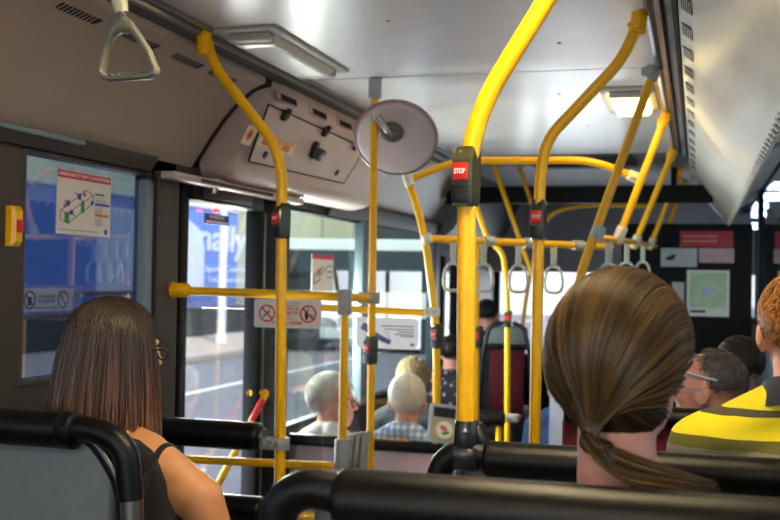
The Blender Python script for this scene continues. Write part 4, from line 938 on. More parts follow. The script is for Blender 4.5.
# ================================================================= seats
def seat(name, label, x0, x1, yb, zt, zf, shell, cat='seat', group=None, bar=True, cushions=2, barL=None, nl=True, nr=False, back_h=.50, shell_top=None, rb=.04, bar_inset=.07, facing=0):
    """double or single seat: back bar centred on yb, its top at zt, floor zf; seat faces +Y"""
    cx = (x0+x1)/2; t = thing(name, label, cat, (cx, yb, zf), 0, group)
    zb = zt-rb
    q = B(); q.pad((x0+bar_inset, yb, zb), (x1-(bar_inset if nr else 0), yb, zb), rb, .35, 24); obj('padded_bar', q, m_black, t)
    zsh = (shell_top if shell_top is not None else zb-.01)
    w = x1-x0
    n = cushions
    q = B(); q.box((cx, yb+.03, (zsh+zf+.36)/2), (w-.12, .045, zsh-zf-.36), Matrix.Rotation(-.06, 3, 'X'), .018, 3); obj('back_shell', q, shell, t)
    for k in range(n):
        a = x0+.06+(w-.12)*k/n; b_ = x0+.06+(w-.12)*(k+1)/n
        q = B(); q.box(((a+b_)/2, yb+.072, (zsh-.03+zf+.45)/2), (b_-a-.02, .05, zsh-.03-zf-.45), Matrix.Rotation(-.06, 3, 'X'), .02, 3); obj('backrest', q, m_seatblue, t)
        q = B(); q.box(((a+b_)/2, yb+.31, zf+.40), (b_-a-.01, .43, .075), Matrix.Rotation(.04, 3, 'X'), .03, 3); obj('seat_cushion', q, m_seatblue, t)
    q = B(); q.bb(x0+.08, x1-.08, yb+.07, yb+.48, zf+.32, zf+.358, .008)
    obj('seat_frame', q, m_frame, t)
    for xx in (x0+.14, x1-.14):
        q = B(); q.tube([(xx, yb+.3, zf+.33), (xx, yb+.25, zf)], .024, 12); q.box((xx, yb+.25, zf+.008), (.08, .16, .014), None, .004); obj('leg', q, m_frame, t)
    return t
def end_hoop(t, x0, yb, zb, r, reach=.085, drop=.34):
    """the tube at the aisle end: leaves the bar, turns down along the back"""
    q = B(); q.tube(fillet([(x0+.085, yb, zb), (x0-reach*.0+.005, yb, zb-.002), (x0-.045, yb+.0, zb-.09), (x0-.05, yb+.02, zb-.3), (x0-.02, yb+.06, zb-drop-.1)], [.05, .08, .1]), r, 16); obj('end_handle', q, m_black, t)
# nearest seat on the right (its bar crosses the bottom of the picture)
Y = 1.3; zt = A(360, 469, Y).z; xl = A(262, 500, Y).x
s1_ = seat('bus_seat', 'nearest double seat, its long black padded bar behind the ponytailed passenger', xl, XR-.01, Y, zt, 0, m_seatgrey, bar_inset=A(337, 490, Y).x-xl, rb=.041)
zb = zt-.041; q = B()
q.tube(fillet([V3(A(345, 490, Y).x, Y, zb+.006), A(305, 487, Y), A(280, 503, Y), A(275, 545, Y), A(282, 640, Y)], [.03, .04, .05]), [.026]*(1+8*3+1), 16); obj('end_handle', q, m_black, s1_)
# second seat on the right
Y = 2.1; zt = A(510, 442, Y).z; xl = A(432, 470, Y).x
s2_ = seat('bus_seat', 'double seat with a black bar behind the yellow-striped shirt, pole clasped at its end', xl, XR-.01, Y, zt, -.05, m_seatgrey, bar_inset=A(484, 455, Y).x-xl, rb=.036)
zb = zt-.036; q = B()
q.tube(fillet([V3(A(490, 455, Y).x, Y, zb+.002), A(468, 452, Y), A(445, 458, Y), A(437, 480, Y), A(440, 560, Y)], [.03, .04, .05]), .026, 16); obj('end_handle', q, m_black, s2_)
c0 = A(466.5, 441, Y); q = B(); q.lathe([(.026, -.045), (.028, -.04), (.0255, .035), (.023, .042)], c0, (0, 0, 1), 20); q.box(A(466.5, 457, Y), (.056, .06, .05), None, .012); q.box(A(482, 440, Y)+V3(0, .01, 0), (.022, .04, .07), Matrix.Rotation(-.35, 3, 'Y'), .008); br = obj('pole_bracket', q, m_frame, s2_)
q = B(); q.lathe([(.0065, 0), (.0065, .003), (.004, .005)], A(468, 430, Y)+V3(0, -.0275, 0), (0, -1, 0), 12); obj('screw', q, m_steel, br)
# left near seat
Y = 1.85; zt = A(20, 409, Y).z; rb = .037; zb = zt-rb
xr = A(134, 480, Y).x
s3_ = seat('bus_seat', 'grey-backed seat with a bent black end tube, behind the long-haired passenger', XL+.02, xr, Y, zt, 0, m_seatgrey, rb=rb, bar_inset=.0, nr=True, shell_top=zb-.005)
for o in list(s3_.children):
    if o.name.startswith('padded_bar'): bpy.data.objects.remove(o)
q = B(); q.pad((XL+.04, Y, zb), (A(70, 430, Y).x, Y, zb), rb, .3, 24); q.lathe([(rb*.93, 0), (rb*1.02, .004), (rb*1.02, .03), (rb*.8, .036)], (A(62, 430, Y).x, Y, zb), (1, 0, 0), 24); obj('padded_bar', q, m_black, s3_)
q = B(); q.tube(fillet([A(66, 428, Y), A(100, 430, Y), A(126, 447, Y), A(131, 500, Y)], [.06, .06]), .0255, 18); obj('end_tube', q, m_black, s3_)
q = B(); q.tube([A(131.5, 500, Y), A(134, 560, Y), A(140, 700, Y)], .0225, 18); obj('steel_end', q, m_steel, s3_)
q = B(); q.tube(fillet([A(70, 432, Y)+V3(0, .03, 0), A(90, 445, Y)+V3(0, .03, 0), A(116, 487, Y)+V3(0, .03, 0), A(118, 560, Y)+V3(0, .03, 0)], .05), .018, 12); obj('inner_tube', q, m_frame, s3_)
# padded knee guard before the left passenger
Y = 3.3
kg = thing('knee_guard', 'two black padded bars in front of the long-haired passenger, clamped to the pole', 'guard', (-1.6, Y, 0))
for v0, v1, u1 in ((422, 451, 262), (496, 524, 266)):
    zc = A(255, (v0+v1)/2, Y).z; rr = (A(255, v0, Y).z-A(255, v1, Y).z)/2
    q = B(); q.pad((XL+.02, Y, zc), (A(u1, 440, Y).x, Y, zc), rr, .45, 24); bar = obj('padded_bar', q, m_black, kg)
    q = B(); q.cyl((A(u1, 440, Y).x-.004, Y, zc), (A(u1+2, 440, Y).x+.004, Y, zc), rr*.6, 18); obj('end_cap', q, m_steel, bar)
zc = A(274, 443, Y).z; xc = A(274, 443, Y).x
q = B(); q.box((xc, Y-.024, zc), (.085, .006, .038), None, .004); q.box((xc, Y+.024, zc), (.085, .006, .038), None, .004); q.lathe([(.026, -.02), (.026, .02)], (A(282, 443, Y).x, Y, zc), (0, 0, 1), 18); cl = obj('clamp', q, m_clamp, kg)
for sx, sz in ((-.028, 0), (-.005, .008), (-.005, -.009), (.022, 0)):
    q = B(); q.lathe([(.006, 0), (.006, .003), (.003, .004)], (xc+sx, Y-.027, zc+sz), (0, -1, 0), 10); obj('bolt', q, m_steel, cl)
zc = A(274, 510, Y).z; q = B(); q.box((xc, Y, zc), (.085, .045, .036), None, .006); obj('clamp', q, m_clamp, kg)
# seats ahead
Y = 4.98; 
seat('bus_seat', 'mauve-backed double seat in front of the second guard, under the two white-haired men', XL+.03, -1.12, Y-.03, A(405, 440, Y-.03).z, LOW, m_pinkpanel, rb=.03, bar_inset=.05, nr=True)
q = thing('leaflet_holder', 'grey-edged leaflet card with a round emblem on the pole behind the checked shirt', 'holder', A(443, 446, 4.80))
Yh = 4.80; ca = A(443, 424, Yh); a, b_ = A(429, 405, Yh), A(458, 446, Yh); rotm = Matrix.Rotation(.08, 3, 'Y')
b = B(); b.box(ca, (b_.x-a.x, .02, a.z-b_.z), rotm, .012); obj('frame', b, m_clamp, q)
b = B(); b.box(ca+V3(0.006, -.011, .0), ((b_.x-a.x)*.84, .003, (a.z-b_.z)*.86), rotm); obj('card', b, mat('beige_card', 'a79c84', .6, var=.04), q, smooth=False)
b = B(); b.box(ca+V3(.01, -.0128, .055), ((b_.x-a.x)*.72, .002, .045), rotm); obj('dark_strip', b, m_blackp, q, smooth=False)
ce = ca+V3(.012, -.0132, -.025)
b = B(); b.lathe([(.044, 0), (.044, .001)], ce, (0, -1, 0), 28); obj('round_emblem', b, mat('yellow_ink', 'e6d25a', .5, var=0), q)
b = B(); b.lathe([(.036, 0), (.036, .0006)], ce+V3(0, -.001, 0), (0, -1, 0), 28); obj('emblem_field', b, m_paper, q)
b = B(); b.ell(ce+V3(-.006, -.002, .008), (.02, .001, .012), (0, .5, 0), 2); obj('orange_mark', b, m_orangeink, q); b = B(); b.ell(ce+V3(.004, -.002, -.014), (.02, .001, .009), (0, -.2, 0), 2); obj('green_mark', b, m_greenink, q)
# burgundy seat further ahead
Y = 7.6; a, b_ = A(481, 325, Y), A(531, 440, Y)
rs = seat('bus_seat', 'tall burgundy-backed seat with a grey headrest, in front of the dark-haired passenger', a.x, b_.x, Y, A(505, 348, Y).z+.03, LOW+.3, m_redfab, cushions=1, rb=.02, bar_inset=.04, nr=True)
q = B(); z0 = A(505, 350, Y).z; z1 = A(505, 326, Y).z; q.box(((a.x+b_.x)/2, Y+.02, (z0+z1)/2), (b_.x-a.x-.07, .05, z1-z0), None, .03); obj('grey_headrest', q, m_seatgrey, rs)
q = B(); xa, xb = a.x+.02, b_.x-.02; q.tube(fillet([(xa-.02, Y, z0-.4), (xa, Y, z0), (xa+.05, Y, z1+.02), (xb-.05, Y, z1+.02), (xb, Y, z0), (xb+.02, Y, z0-.4)], .08), .016, 12); obj('hoop_frame', q, m_frame, rs)
fl = B(); fl.bb(a.x-.3, b_.x+.05, Y-.05, Y+.9, LOW, LOW+.3, .01); struct('floor_podium', fl, m_floor)
# lilac shell of the seat ahead at the right of the burgundy one
Y = 6.9; a, b_ = A(540, 385, Y), A(572, 470, Y)
seat('bus_seat', 'pale lilac seat back seen between the stop box pole and the ponytail', a.x, a.x+.48, Y, A(552, 372, Y).z, LOW, m_pale_shell, cushions=1, rb=.025, bar_inset=.03, nr=True)
# right rows beyond the striped shirt
for Y, lab in ((2.92, 'double seat in front of the striped shirt, hidden but for its burgundy back'), (3.75, 'double seat with burgundy back in front of the bald passenger')):
    seat('bus_seat', lab, -.42, XR-.01, Y, A(700, 408, Y).z+.0 if Y < 3 else A(700, 392, Y).z, -.12, m_redfab, rb=.03, bar_inset=.07)
# black armrest bar and clamp low by the burgundy seat
Y = 5.9; ar = thing('guard_bar', 'black padded guard bar with a yellow stub and grey clamp left of the lilac seat', 'guard', down(A(497, 419, Y), LOW))
q = B(); q.pad(A(478, 418, Y), A(505, 419, Y), .045, .4); obj('padded_bar', q, m_black, ar)
q = B(); q.box(A(513, 418, Y), (.07, .05, .045), None, .01); obj('clamp', q, m_clamp, ar)
q = B(); q.tube([down(A(499, 440, Y), LOW), A(499, 420, Y)], .017, 12); obj('post', q, m_yellow, ar)
# ================================================================= passengers
def MT(H, yaw): return Matrix.Translation(H) @ Matrix.Rotation(yaw, 4, 'Z')
HEAD_TOP = .118
def head_prims(b, M, wide=1.0):
    """skull, face, ears, neck about the head centre, facing local +Y"""
    def el(c, r, rot=None):
        t = B(); t.ell(c, r, rot, 3); b.add(t.bm, M)
    el((0, -.012, .034), (.074*wide, .094, .083)); el((0, .005, .0), (.068*wide, .082, .085))
    el((0, .032, -.045), (.055*wide, .058, .068)); el((0, .058, -.092), (.030, .030, .024)); el((0, .018, -.082), (.050, .052, .030))
    el((0, .082, .022), (.047, .015, .011)); el((0, .097, -.008), (.0105, .016, .030)); el((0, .108, -.028), (.0125, .013, .011)); el((-.010, .098, -.031), (.009, .011, .008)); el((.010, .098, -.031), (.009, .011, .008))
    el((0, .086, -.058), (.025, .013, .007)); el((0, .084, -.069), (.022, .013, .008))
    for s in (-1, 1):
        el((s*.040, .070, -.022), (.020, .018, .016))
        el((s*.079*wide, -.008, -.008), (.009, .021, .033), (-.15, 0, s*.35)); el((s*.075*wide, -.002, -.032), (.009, .011, .014))
def neck_prims(b, M, Mb):
    a = M @ Vector((0, -.02, -.06)); c = M @ Vector((0, -.025, -.11)); d = Mb @ Vector((0, -.045, -.20))
    b.cap(a, .056, c, .054); b.cap(c, .054, d, .060)
def torso_prims(b, M, k=0.0, sh=.155, w=1.0, top=True):
    def el(c, r):
        t = B(); t.ell(c, [x+k for x in r], None, 3); b.add(t.bm, M)
    P = lambda *v: M @ Vector(v)
    if top:
        b.cap(P(-sh, -.045, -.262), .055+k, P(sh, -.045, -.262), .055+k)
        for s in (-1, 1): b.cap(P(s*.03, -.05, -.185), .052+k*.6, P(s*.13, -.05, -.24), .046+k)
    el((0, -.035, -.35), (.158*w, .102, .13)); el((0, -.015, -.46), (.145*w, .105, .14)); el((0, 0, -.58), (.145*w, .112, .12)); el((0, .015, -.66), (.165*w, .125, .10))
def arm_pts(M, s, sh, pose):
    d = {'lap': ((s*(sh+.065), -.01, -.52), (s*.12, .23, -.575)), 'side': ((s*(sh+.075), -.02, -.52), (s*(sh+.05), .21, -.58)), 'up': ((s*(sh+.06), .02, -.5), (s*(sh-.02), .2, -.36))}[pose] if isinstance(pose, str) else pose
    return M @ Vector((s*(sh+.025), -.045, -.272)), M @ Vector(d[0]), M @ Vector(d[1])
def hand(b, w, dirn, side, r=1.0):
    d = Vector(dirn).normalized(); up = Vector((0, 0, 1)); lat = d.cross(up).normalized(); nrm = lat.cross(d).normalized()
    c = w + d*.05
    for k in (-1.2, -.4, .4, 1.2): b.cap(w + lat*.010*k, .013*r, w + d*.085 + lat*.018*k, .0115*r)
    for k, L in ((-1.2, .055), (-.4, .075), (.4, .08), (1.2, .068)):
        p0 = w + d*.088 + lat*.0185*k; p1 = p0 + d*L*.55 - nrm*.008; p2 = p1 + d*L*.38 - nrm*.025
        b.cap(p0, .0092*r, p1, .0085*r); b.cap(p1, .0085*r, p2, .007*r)
    t0 = w + d*.025 + lat*.02*side; t1 = t0 + lat*.03*side + d*.03 - nrm*.01; t2 = t1 + d*.035 - nrm*.012
    b.cap(t0, .013*r, t1, .011*r); b.cap(t1, .011*r, t2, .0085*r)
def leg_pts(M, s): return M @ Vector((s*.09, .03, -.655)), M @ Vector((s*.10, .42, -.64)), M @ Vector((s*.105, .40, -1.04)), M @ Vector((s*.12, .55, -1.09))
def person(label, H, yh, yb, vox, skin, shirt, trousers, sleeve=.55, sh=.155, w=1.0, tilt=0, hs=1.0, pose='lap', floor=0, wide=1.0, shift=(0, 0, .035), k=.012, legs=True, lean=0, collar=None):
    M = MT(H, yh) @ Matrix.Rotation(tilt, 4, 'X') @ Matrix.Scale(hs, 4); Mb = MT(H+Vector(shift), yb) @ Matrix.Rotation(lean, 4, 'X')
    base = Mb @ Vector((0, .02, -.66)); t = thing('person', label, 'person', (base.x, base.y, floor))
    b = B(); head_prims(b, M, wide); neck_prims(b, M, Mb); torso_prims(b, Mb, 0, sh, w)
    arms = {}
    for s in (-1, 1):
        p = pose if not isinstance(pose, dict) else pose[s]
        a, e, wr_ = arm_pts(Mb, s, sh, p); arms[s] = (a, e, wr_)
        b.cap(a, .050, a.lerp(e, .5), .043); b.cap(a.lerp(e, .5), .043, e, .037); b.cap(e, .037, e.lerp(wr_, .4), .036); b.cap(e.lerp(wr_, .4), .036, wr_, .024)
        hand(b, wr_, (wr_-e) if vox > .0075 else (wr_-e), -s)
        if legs:
            h, kn, an, to = leg_pts(Mb, s); h.z = max(h.z, floor+.3)
            an.z = floor+.09; to.z = floor+.05
            b.cap(h, .082, kn, .056); b.cap(kn, .056, an, .038); b.cap(an, .04, to, .034)
    body = obj('body', remesh(b, vox, 5), skin, t, angle=3)
    sb = B(); torso_prims(sb, Mb, k, sh, w, not isinstance(shirt, tuple))
    for s in (-1, 1):
        a, e, wr_ = arms[s]
        if sleeve > 0:
            f1 = min(1, sleeve*2); p = a.lerp(e, min(.5, f1*.5)); sb.cap(a, .052+k, p, .046+k)
            if sleeve >= .45: sb.cap(a.lerp(e, .5), .046+k, e, .041+k)
            if sleeve > .6: sb.cap(e, .041+k, e.lerp(wr_, .92), .028+k)
    me = remesh(sb, vox*1.05, 5, 'shirt')
    if isinstance(shirt, tuple): shirt = shirt[0]
    obj('shirt', me, shirt, t, angle=3)
    if legs:
        tb = B()
        for s in (-1, 1):
            h, kn, an, to = leg_pts(Mb, s); h.z = max(h.z, floor+.3); an.z = floor+.13
            tb.cap(h, .094, kn, .066); tb.cap(kn, .066, an, .052)
        obj('trousers', remesh(tb, .012, 4, 'trousers'), trousers, t, angle=3)
        for s in (-1, 1):
            h, kn, an, to = leg_pts(Mb, s); q = B(); q.ell(V3((an.x+to.x)/2, (an.y+to.y)/2, floor+.052), (.05, .13, .05), (0, 0, yb), 3); obj('shoe', remesh(q, .012, 2, 'shoe'), m_blackp, t, angle=3)
    return t, M, Mb
def eyes(t, M, iris='4a3a2a'):
    for s in (-1, 1):
        q = B(); q.ell(M @ Vector((s*.031, .077, .002)), .0125, None, 3); e = obj('eye', q, m_eye, t)
        q = B(); q.ell(M @ Vector((s*.031, .0855, .002)), .0062, None, 2); obj('iris', q, mat('iris_'+iris, iris, .2, var=0), e)
def glasses(t, M, m, lens=True, r=.024):
    q = B()
    for s in (-1, 1):
        ring = [M @ Vector((s*.033 + r*1.08*math.cos(a), .101 - abs(math.cos(a))*.002, .0 + r*.82*math.sin(a))) for a in np.linspace(0, 2*PI, 24, endpoint=False)]
        q.tube(ring, .0022, 8, closed=True)
        q.tube(fillet([M @ Vector((s*(.033+r*1.05), .099, .006)), M @ Vector((s*.074, .088, .006)), M @ Vector((s*.082, .0, .012)), M @ Vector((s*.082, -.02, -.004))], .012), .0022, 8)
    q.tube([M @ Vector((-.010, .103, .004)), M @ Vector((0, .110, .008)), M @ Vector((.010, .103, .004))], .002, 8)
    g = obj('glasses', q, m, t)
    if lens:
        for s in (-1, 1):
            q = B(); q.disc([M @ Vector((s*.033 + r*1.06*math.cos(a), .100, r*.8*math.sin(a))) for a in np.linspace(0, 2*PI, 24, endpoint=False)]); obj('lens', q, m_lens, g, smooth=False)
def xf(M, P):                                           # numpy points through a matrix
    m = np.array(M); return P @ m[:3, :3].T + m[:3, 3]
def unit(a): return a/np.linalg.norm(a, axis=-1, keepdims=True)
def slerp(a, b, t):
    d = np.clip((a*b).sum(-1, keepdims=True), -1, 1); w = np.arccos(d); s = np.sin(w)+1e-6
    return np.sin((1-t)*w)/s*a + np.sin(t*w)/s*b
# ---- short hair: a cap following the skull plus strands lying over it
def short_hair(t, M, m, n=1200, L=.045, line=lambda d: True, r=(.081, .101, .091), c=(0, -.014, .034), tone=(0, 1), thick=.0011, lift=.25, wide=1.0, part=None, ruffle=.5):
    r = np.array(r)*np.array([wide, 1, 1]); c = np.array(c)
    bm = bmesh.new(); bmesh.ops.create_icosphere(bm, subdivisions=5, radius=1)
    dele = [v for v in bm.verts if not line(v.co)]
    bmesh.ops.delete(bm, geom=dele, context='VERTS')
    for v in bm.verts:
        nz = 1 + .018*math.sin(v.co.x*23+v.co.z*9)*math.cos(v.co.y*19+v.co.z*14)
        v.co = M @ Vector(tuple(c + np.array(v.co)*r*nz*.985))
    bmesh.ops.solidify(bm, geom=bm.faces[:], thickness=.008)
    q = B(); q.bm.free(); q.bm = bm
    me = q.mesh('hair'); at = me.attributes.new('tone', 'FLOAT', 'POINT'); at.data.foreach_set('value', np.full(len(me.vertices), tone[0]*.6+tone[1]*.4, dtype=np.float32))
    cap = obj('hair', me, m, t, angle=3)
    D = []
    while len(D) < n:
        d = unit(rng.normal(size=3))
        if line(Vector(tuple(d))): D.append(d)
    D = np.array(D); K = 5
    crown = np.array([0, -.55, .83])
    flow = D - crown*(D @ crown)[:, None]; flow = flow - 0
    away = flow - D*((flow*D).sum(-1))[:, None]; away = unit(away + rng.normal(scale=.25*ruffle*2, size=away.shape))
    away -= D*(away*D).sum(-1)[:, None]
    S = []
    for k in range(K):
        u = k/(K-1); dd = unit(D + away*(u*L/r.mean())*.9)
        S.append(c + dd*r*(1 + lift*.10*np.sin(u*PI*.8)[..., None] if False else 1 + .012 + lift*.09*math.sin(u*PI*.75) + rng.normal(scale=.004*ruffle, size=(n, 1))))
    S = np.stack(S, 1); S = xf(M, S)
    tn = np.clip(rng.uniform(tone[0], tone[1], (n, 1)) + np.linspace(-.05, .1, K)[None], 0, 1)
    rad = thick*np.array([1, 1.05, 1, .8, .3])[None]
    return strands('hair_strands', S, rad, tn, m, cap)
def line_std(d):                                         # ordinary short hairline: above brow, behind ears, down to nape
    x, y, z = d
    if y > .25: return z > .38 + .2*(y-.25)
    if y > -.25: return z > .25 - (0.25-y)*.5
    return z > -.42 + (y+1)*.25*0
def line_thin(d):
    x, y, z = d
    if y > .2: return z > .5
    if y > -.2: return z > .15
    return z > -.75
# =============== long-haired passenger on the left
Y = 2.13; H = A(124, 0, Y); H.z = A(113, 298, Y).z - .123
pose = {1: ((.245, .01, -.53), (.19, .22, -.55)), -1: 'lap'}
t, M, Mb = person('person with long straight brown hair and a black strappy top, beside the left window', H, R(-32), R(-4), .007, m_skin_tan, (m_blackcloth, None), m_denim, sleeve=0, sh=.147, w=.95, pose=pose, floor=0, shift=(.078, .0, -.03))
q = B()
for s in (-1, 1):
    P = lambda *v: Mb @ Vector(v)
    q.tube(fillet([P(s*.05, -.155, -.38), P(s*.068, -.148, -.30), P(s*.084, -.118, -.222), P(s*.088, -.06, -.154), P(s*.092, .012, -.20), P(s*.10, .07, -.33)], .04), .0085, 10, 1)
obj('shoulder_strap', q, m_blackcloth, t)
q = B(); t2 = B(); t2.ell((0, 0, 0), (.125, .054, .18), None, 3); q.add(t2.bm, Mb @ Matrix.Translation(Vector((.012, -.088, -.325)))); obj('racerback', q, m_blackcloth, t)
glasses(t, M, m_blackp); eyes(t, M)
def cloth_flower():
    q = B(); p = Mb @ Vector((.150, -.108, -.42))
    for k in range(7): a = k*.9; q.ell(p + V3(.012*math.cos(a)*(k*.28+.3), -.006, .024*math.sin(a)*(k*.2+.5)), (.011, .006, .012), (0, a, 0), 2)
    return q
obj('flower_print', cloth_flower(), [mat('flower_pink', 'd1505f', .8, var=.3, vscale=60)], t)
m_hair_l = hairmat('brown_hair_lightened_ends', [(0, '17100d'), (.35, '3b281e'), (.7, '74503a'), (1, 'b08862')], .33, .5)
N, K = 4600, 18
def long_hair():
    r = np.array([.090, .110, .098]); c = np.array([0, -.014, .028])
    psi = rng.uniform(R(-222), R(42), N)                 # azimuth, all but the face
    off = rng.uniform(-.7, 1, N)
    root = np.stack([rng.normal(scale=.006, size=N), r[1]*np.cos(rng.uniform(.35, 2.3, N))*.8, np.zeros(N)], -1)
    lay = rng.uniform(0, 1, N)**.7                       # 0 inside, 1 outermost
    S = np.zeros((N, K, 3)); zend = -.195 - .06*rng.uniform(0, 1, N) - .02*(lay < .3)
    d_root = unit(np.stack([root[:, 0]/r[0], root[:, 1]/r[1], np.sqrt(np.clip(1-(root[:, 1]/r[1])**2, .05, 1))], -1))
    d_side = np.stack([np.cos(psi), np.sin(psi), rng.uniform(-.05, .6, N)], -1); d_side = unit(d_side)
    nb = 10
    ph = rng.uniform(0, 2*PI, N); clump = np.sin(psi*17+1.3)*.5+np.sin(psi*41)*.3
    scale = .93 + .085*lay
    for k in range(nb):
        u = k/(nb-1); S[:, k] = c + slerp(d_root, d_side, u**.9)*r*(scale[:, None] + .012*clump[:, None]*u)
    p0 = S[:, nb-1].copy(); zz = p0[:, 2]
    for k in range(nb, K):
        u = (k-nb+1)/(K-nb); z = zz + (zend-zz)*u
        back = np.clip(-np.sin(psi), 0, 1)
        f = 1 + .24*(1-(1-u)**2.2) - .04*u; S[:, k, 0] = p0[:, 0]*f + .004*np.sin(ph+u*3)*u + .006*clump*u; S[:, k, 1] = p0[:, 1]*f - .012*back*u + .004*np.cos(ph+u*2.5)*u + .006*clump*u; S[:, k, 2] = z
    tone = np.clip(np.interp(np.linspace(0, 1, K), [0, .55, .8, 1], [.12, .25, .55, .85])[None]*1.0 + rng.normal(scale=.10, size=(N, 1)) + .1*clump[:, None], 0, 1)
    prof = np.interp(np.linspace(0, 1, K), [0, .1, .8, 1], [.8, 1, 1, .25])[None]
    return xf(M, S), .0013*prof*rng.uniform(.7, 1.3, (N, 1)), tone
S, rad, tone = long_hair()
def hair_cap(t, M, r, c, line, m, tv=.1):
    bm = bmesh.new(); bmesh.ops.create_icosphere(bm, subdivisions=4, radius=1)
    bmesh.ops.delete(bm, geom=[v for v in bm.verts if not line(v.co)], context='VERTS')
    for v in bm.verts: v.co = M @ Vector((c[0]+v.co.x*r[0], c[1]+v.co.y*r[1], c[2]+v.co.z*r[2]))
    q = B(); q.bm.free(); q.bm = bm; me = q.mesh('hair'); at = me.attributes.new('tone', 'FLOAT', 'POINT'); at.data.foreach_set('value', np.full(len(me.vertices), tv, dtype=np.float32))
    return obj('hair', me, m, t, angle=3)
cap = hair_cap(t, M, (.0795, .098, .088), (0, -.014, .028), lambda d: d.y < .35 and (d.z > -.1) or d.y < -.2 and d.z > -.6 or d.z > .75, m_hair_l, .2)
strands('hair_strands', S, rad, tone, m_hair_l, cap)
# =============== ponytailed passenger ahead
Y = 1.5; H = A(630, 0, Y); H.z = A(621, 269, Y).z - .128
t, M, Mb = person('person with blonde-brown hair tied in a low ponytail, seen from behind', H, R(-22), R(-4), .007, m_skin_pink, m_green, m_trousers, sleeve=.6, sh=.15, w=.95, floor=0, shift=(0, .02, -.045))
m_hair_p = hairmat('blonde_brown_hair', [(0, '150e08'), (.4, '40301a'), (.75, '7d5a2b'), (1, 'c79b50')], .36, .32)
m_tie = mat('black_hair_tie', '0d0c0c', .7)
rP = np.array([.095, .113, .118]); cP = np.array([0, -.012, .010])
tie = np.array([.004, -.112, -.100])
def pony():
    N, K = 6500, 20
    u = rng.uniform(-1, 1, N); nape = rng.uniform(0, 1, N) < .26
    u = np.sign(u)*np.abs(u)**1.45; a = u*R(128)                                         # hairline from one ear over the brow to the other
    root = np.stack([np.sin(a)*1.0, .62*np.cos(a)+.12 - .15*np.abs(np.sin(a)), .74*np.cos(a)-.02], -1)
    mid = np.where(rng.uniform(0, 1, N) < .9, 0, .1)                   # some strands start further back along the sweep
    tdir = unit((tie-cP)/rP)[None]
    rn = np.stack([rng.uniform(-.95, .95, N), np.full(N, -.22), np.full(N, -.80)], -1)
    root = unit(np.where(nape[:, None], rn, root) + rng.normal(scale=.06, size=(N, 3)))
    lay = rng.uniform(0, 1, N)**.6; ph = rng.uniform(0, 2*PI, N)
    clump = np.sin(u*29)*.5 + np.sin(u*67+1)*.35 + np.sin(u*131)*.2
    x, z = root[:, 0], root[:, 2]
    w1 = unit(np.stack([x*1.0, np.full(N, -.30), z*.85+.12], -1)); w2 = unit(np.stack([x*.72, np.full(N, -.80), z*.42-.18], -1))
    w1 = np.where(nape[:, None], unit(root*.7+w2*.3), w1); td = np.repeat(tdir, N, 0)
    side = np.abs(np.sin(a))*(~nape); Q = []
    for k in range(K):
        w = k/(K-1); w = np.where(nape, w, mid*.45 + (1-mid*.45)*w)*3
        q = np.where((w < 1)[:, None], slerp(root, w1, np.clip(w, 0, 1)[:, None]), np.where((w < 2)[:, None], slerp(w1, w2, np.clip(w-1, 0, 1)[:, None]), slerp(w2, td, np.clip(w-2, 0, 1)[:, None])))
        Q.append(q)
    Q = np.stack(Q, 1)
    for it in range(4): Q[:, 1:-1] = (Q[:, :-2] + 2*Q[:, 1:-1] + Q[:, 2:])/4
    Q = unit(Q); S = np.zeros((N, K, 3))
    for k in range(K):
        w = k/(K-1); sag = side*math.sin(w*PI)*.17
        q = unit(Q[:, k] + np.stack([np.zeros(N), 0*sag, -sag], -1))
        rr = (.955 + .07*lay + .014*clump*math.sin(w*PI) + .05*side*math.sin(w*PI))
        p = cP + q*rP*rr[:, None]
        e = max(0, (w-.80)/.20)**2
        tp = tie + np.stack([.011*np.cos(ph)*np.sqrt(lay), .006*np.sin(ph)-.004*lay, .009*np.sin(ph)*np.sqrt(lay)], -1)
        S[:, k] = p*(1-e) + tp*e
    tone = np.clip(.42 + .16*clump[:, None] + rng.normal(scale=.13, size=(N, 1)) + np.linspace(.06, -.05, K)[None] - .25*nape[:, None], 0, 1)
    return xf(M, S), .0013*rng.uniform(.7, 1.35, (N, 1))*np.ones((1, K)), tone
S, rad, tone = pony()
cap = hair_cap(t, M, (.086, .104, .107), (0, -.012, .012), lambda d: (d.y < .45 and d.z > -.35 + .55*max(0, d.y+.3)) or (d.y < -.3 and d.z > -.62) or d.z > .6, m_hair_p, .4)
strands('hair_strands', S, rad, tone, m_hair_p, cap)
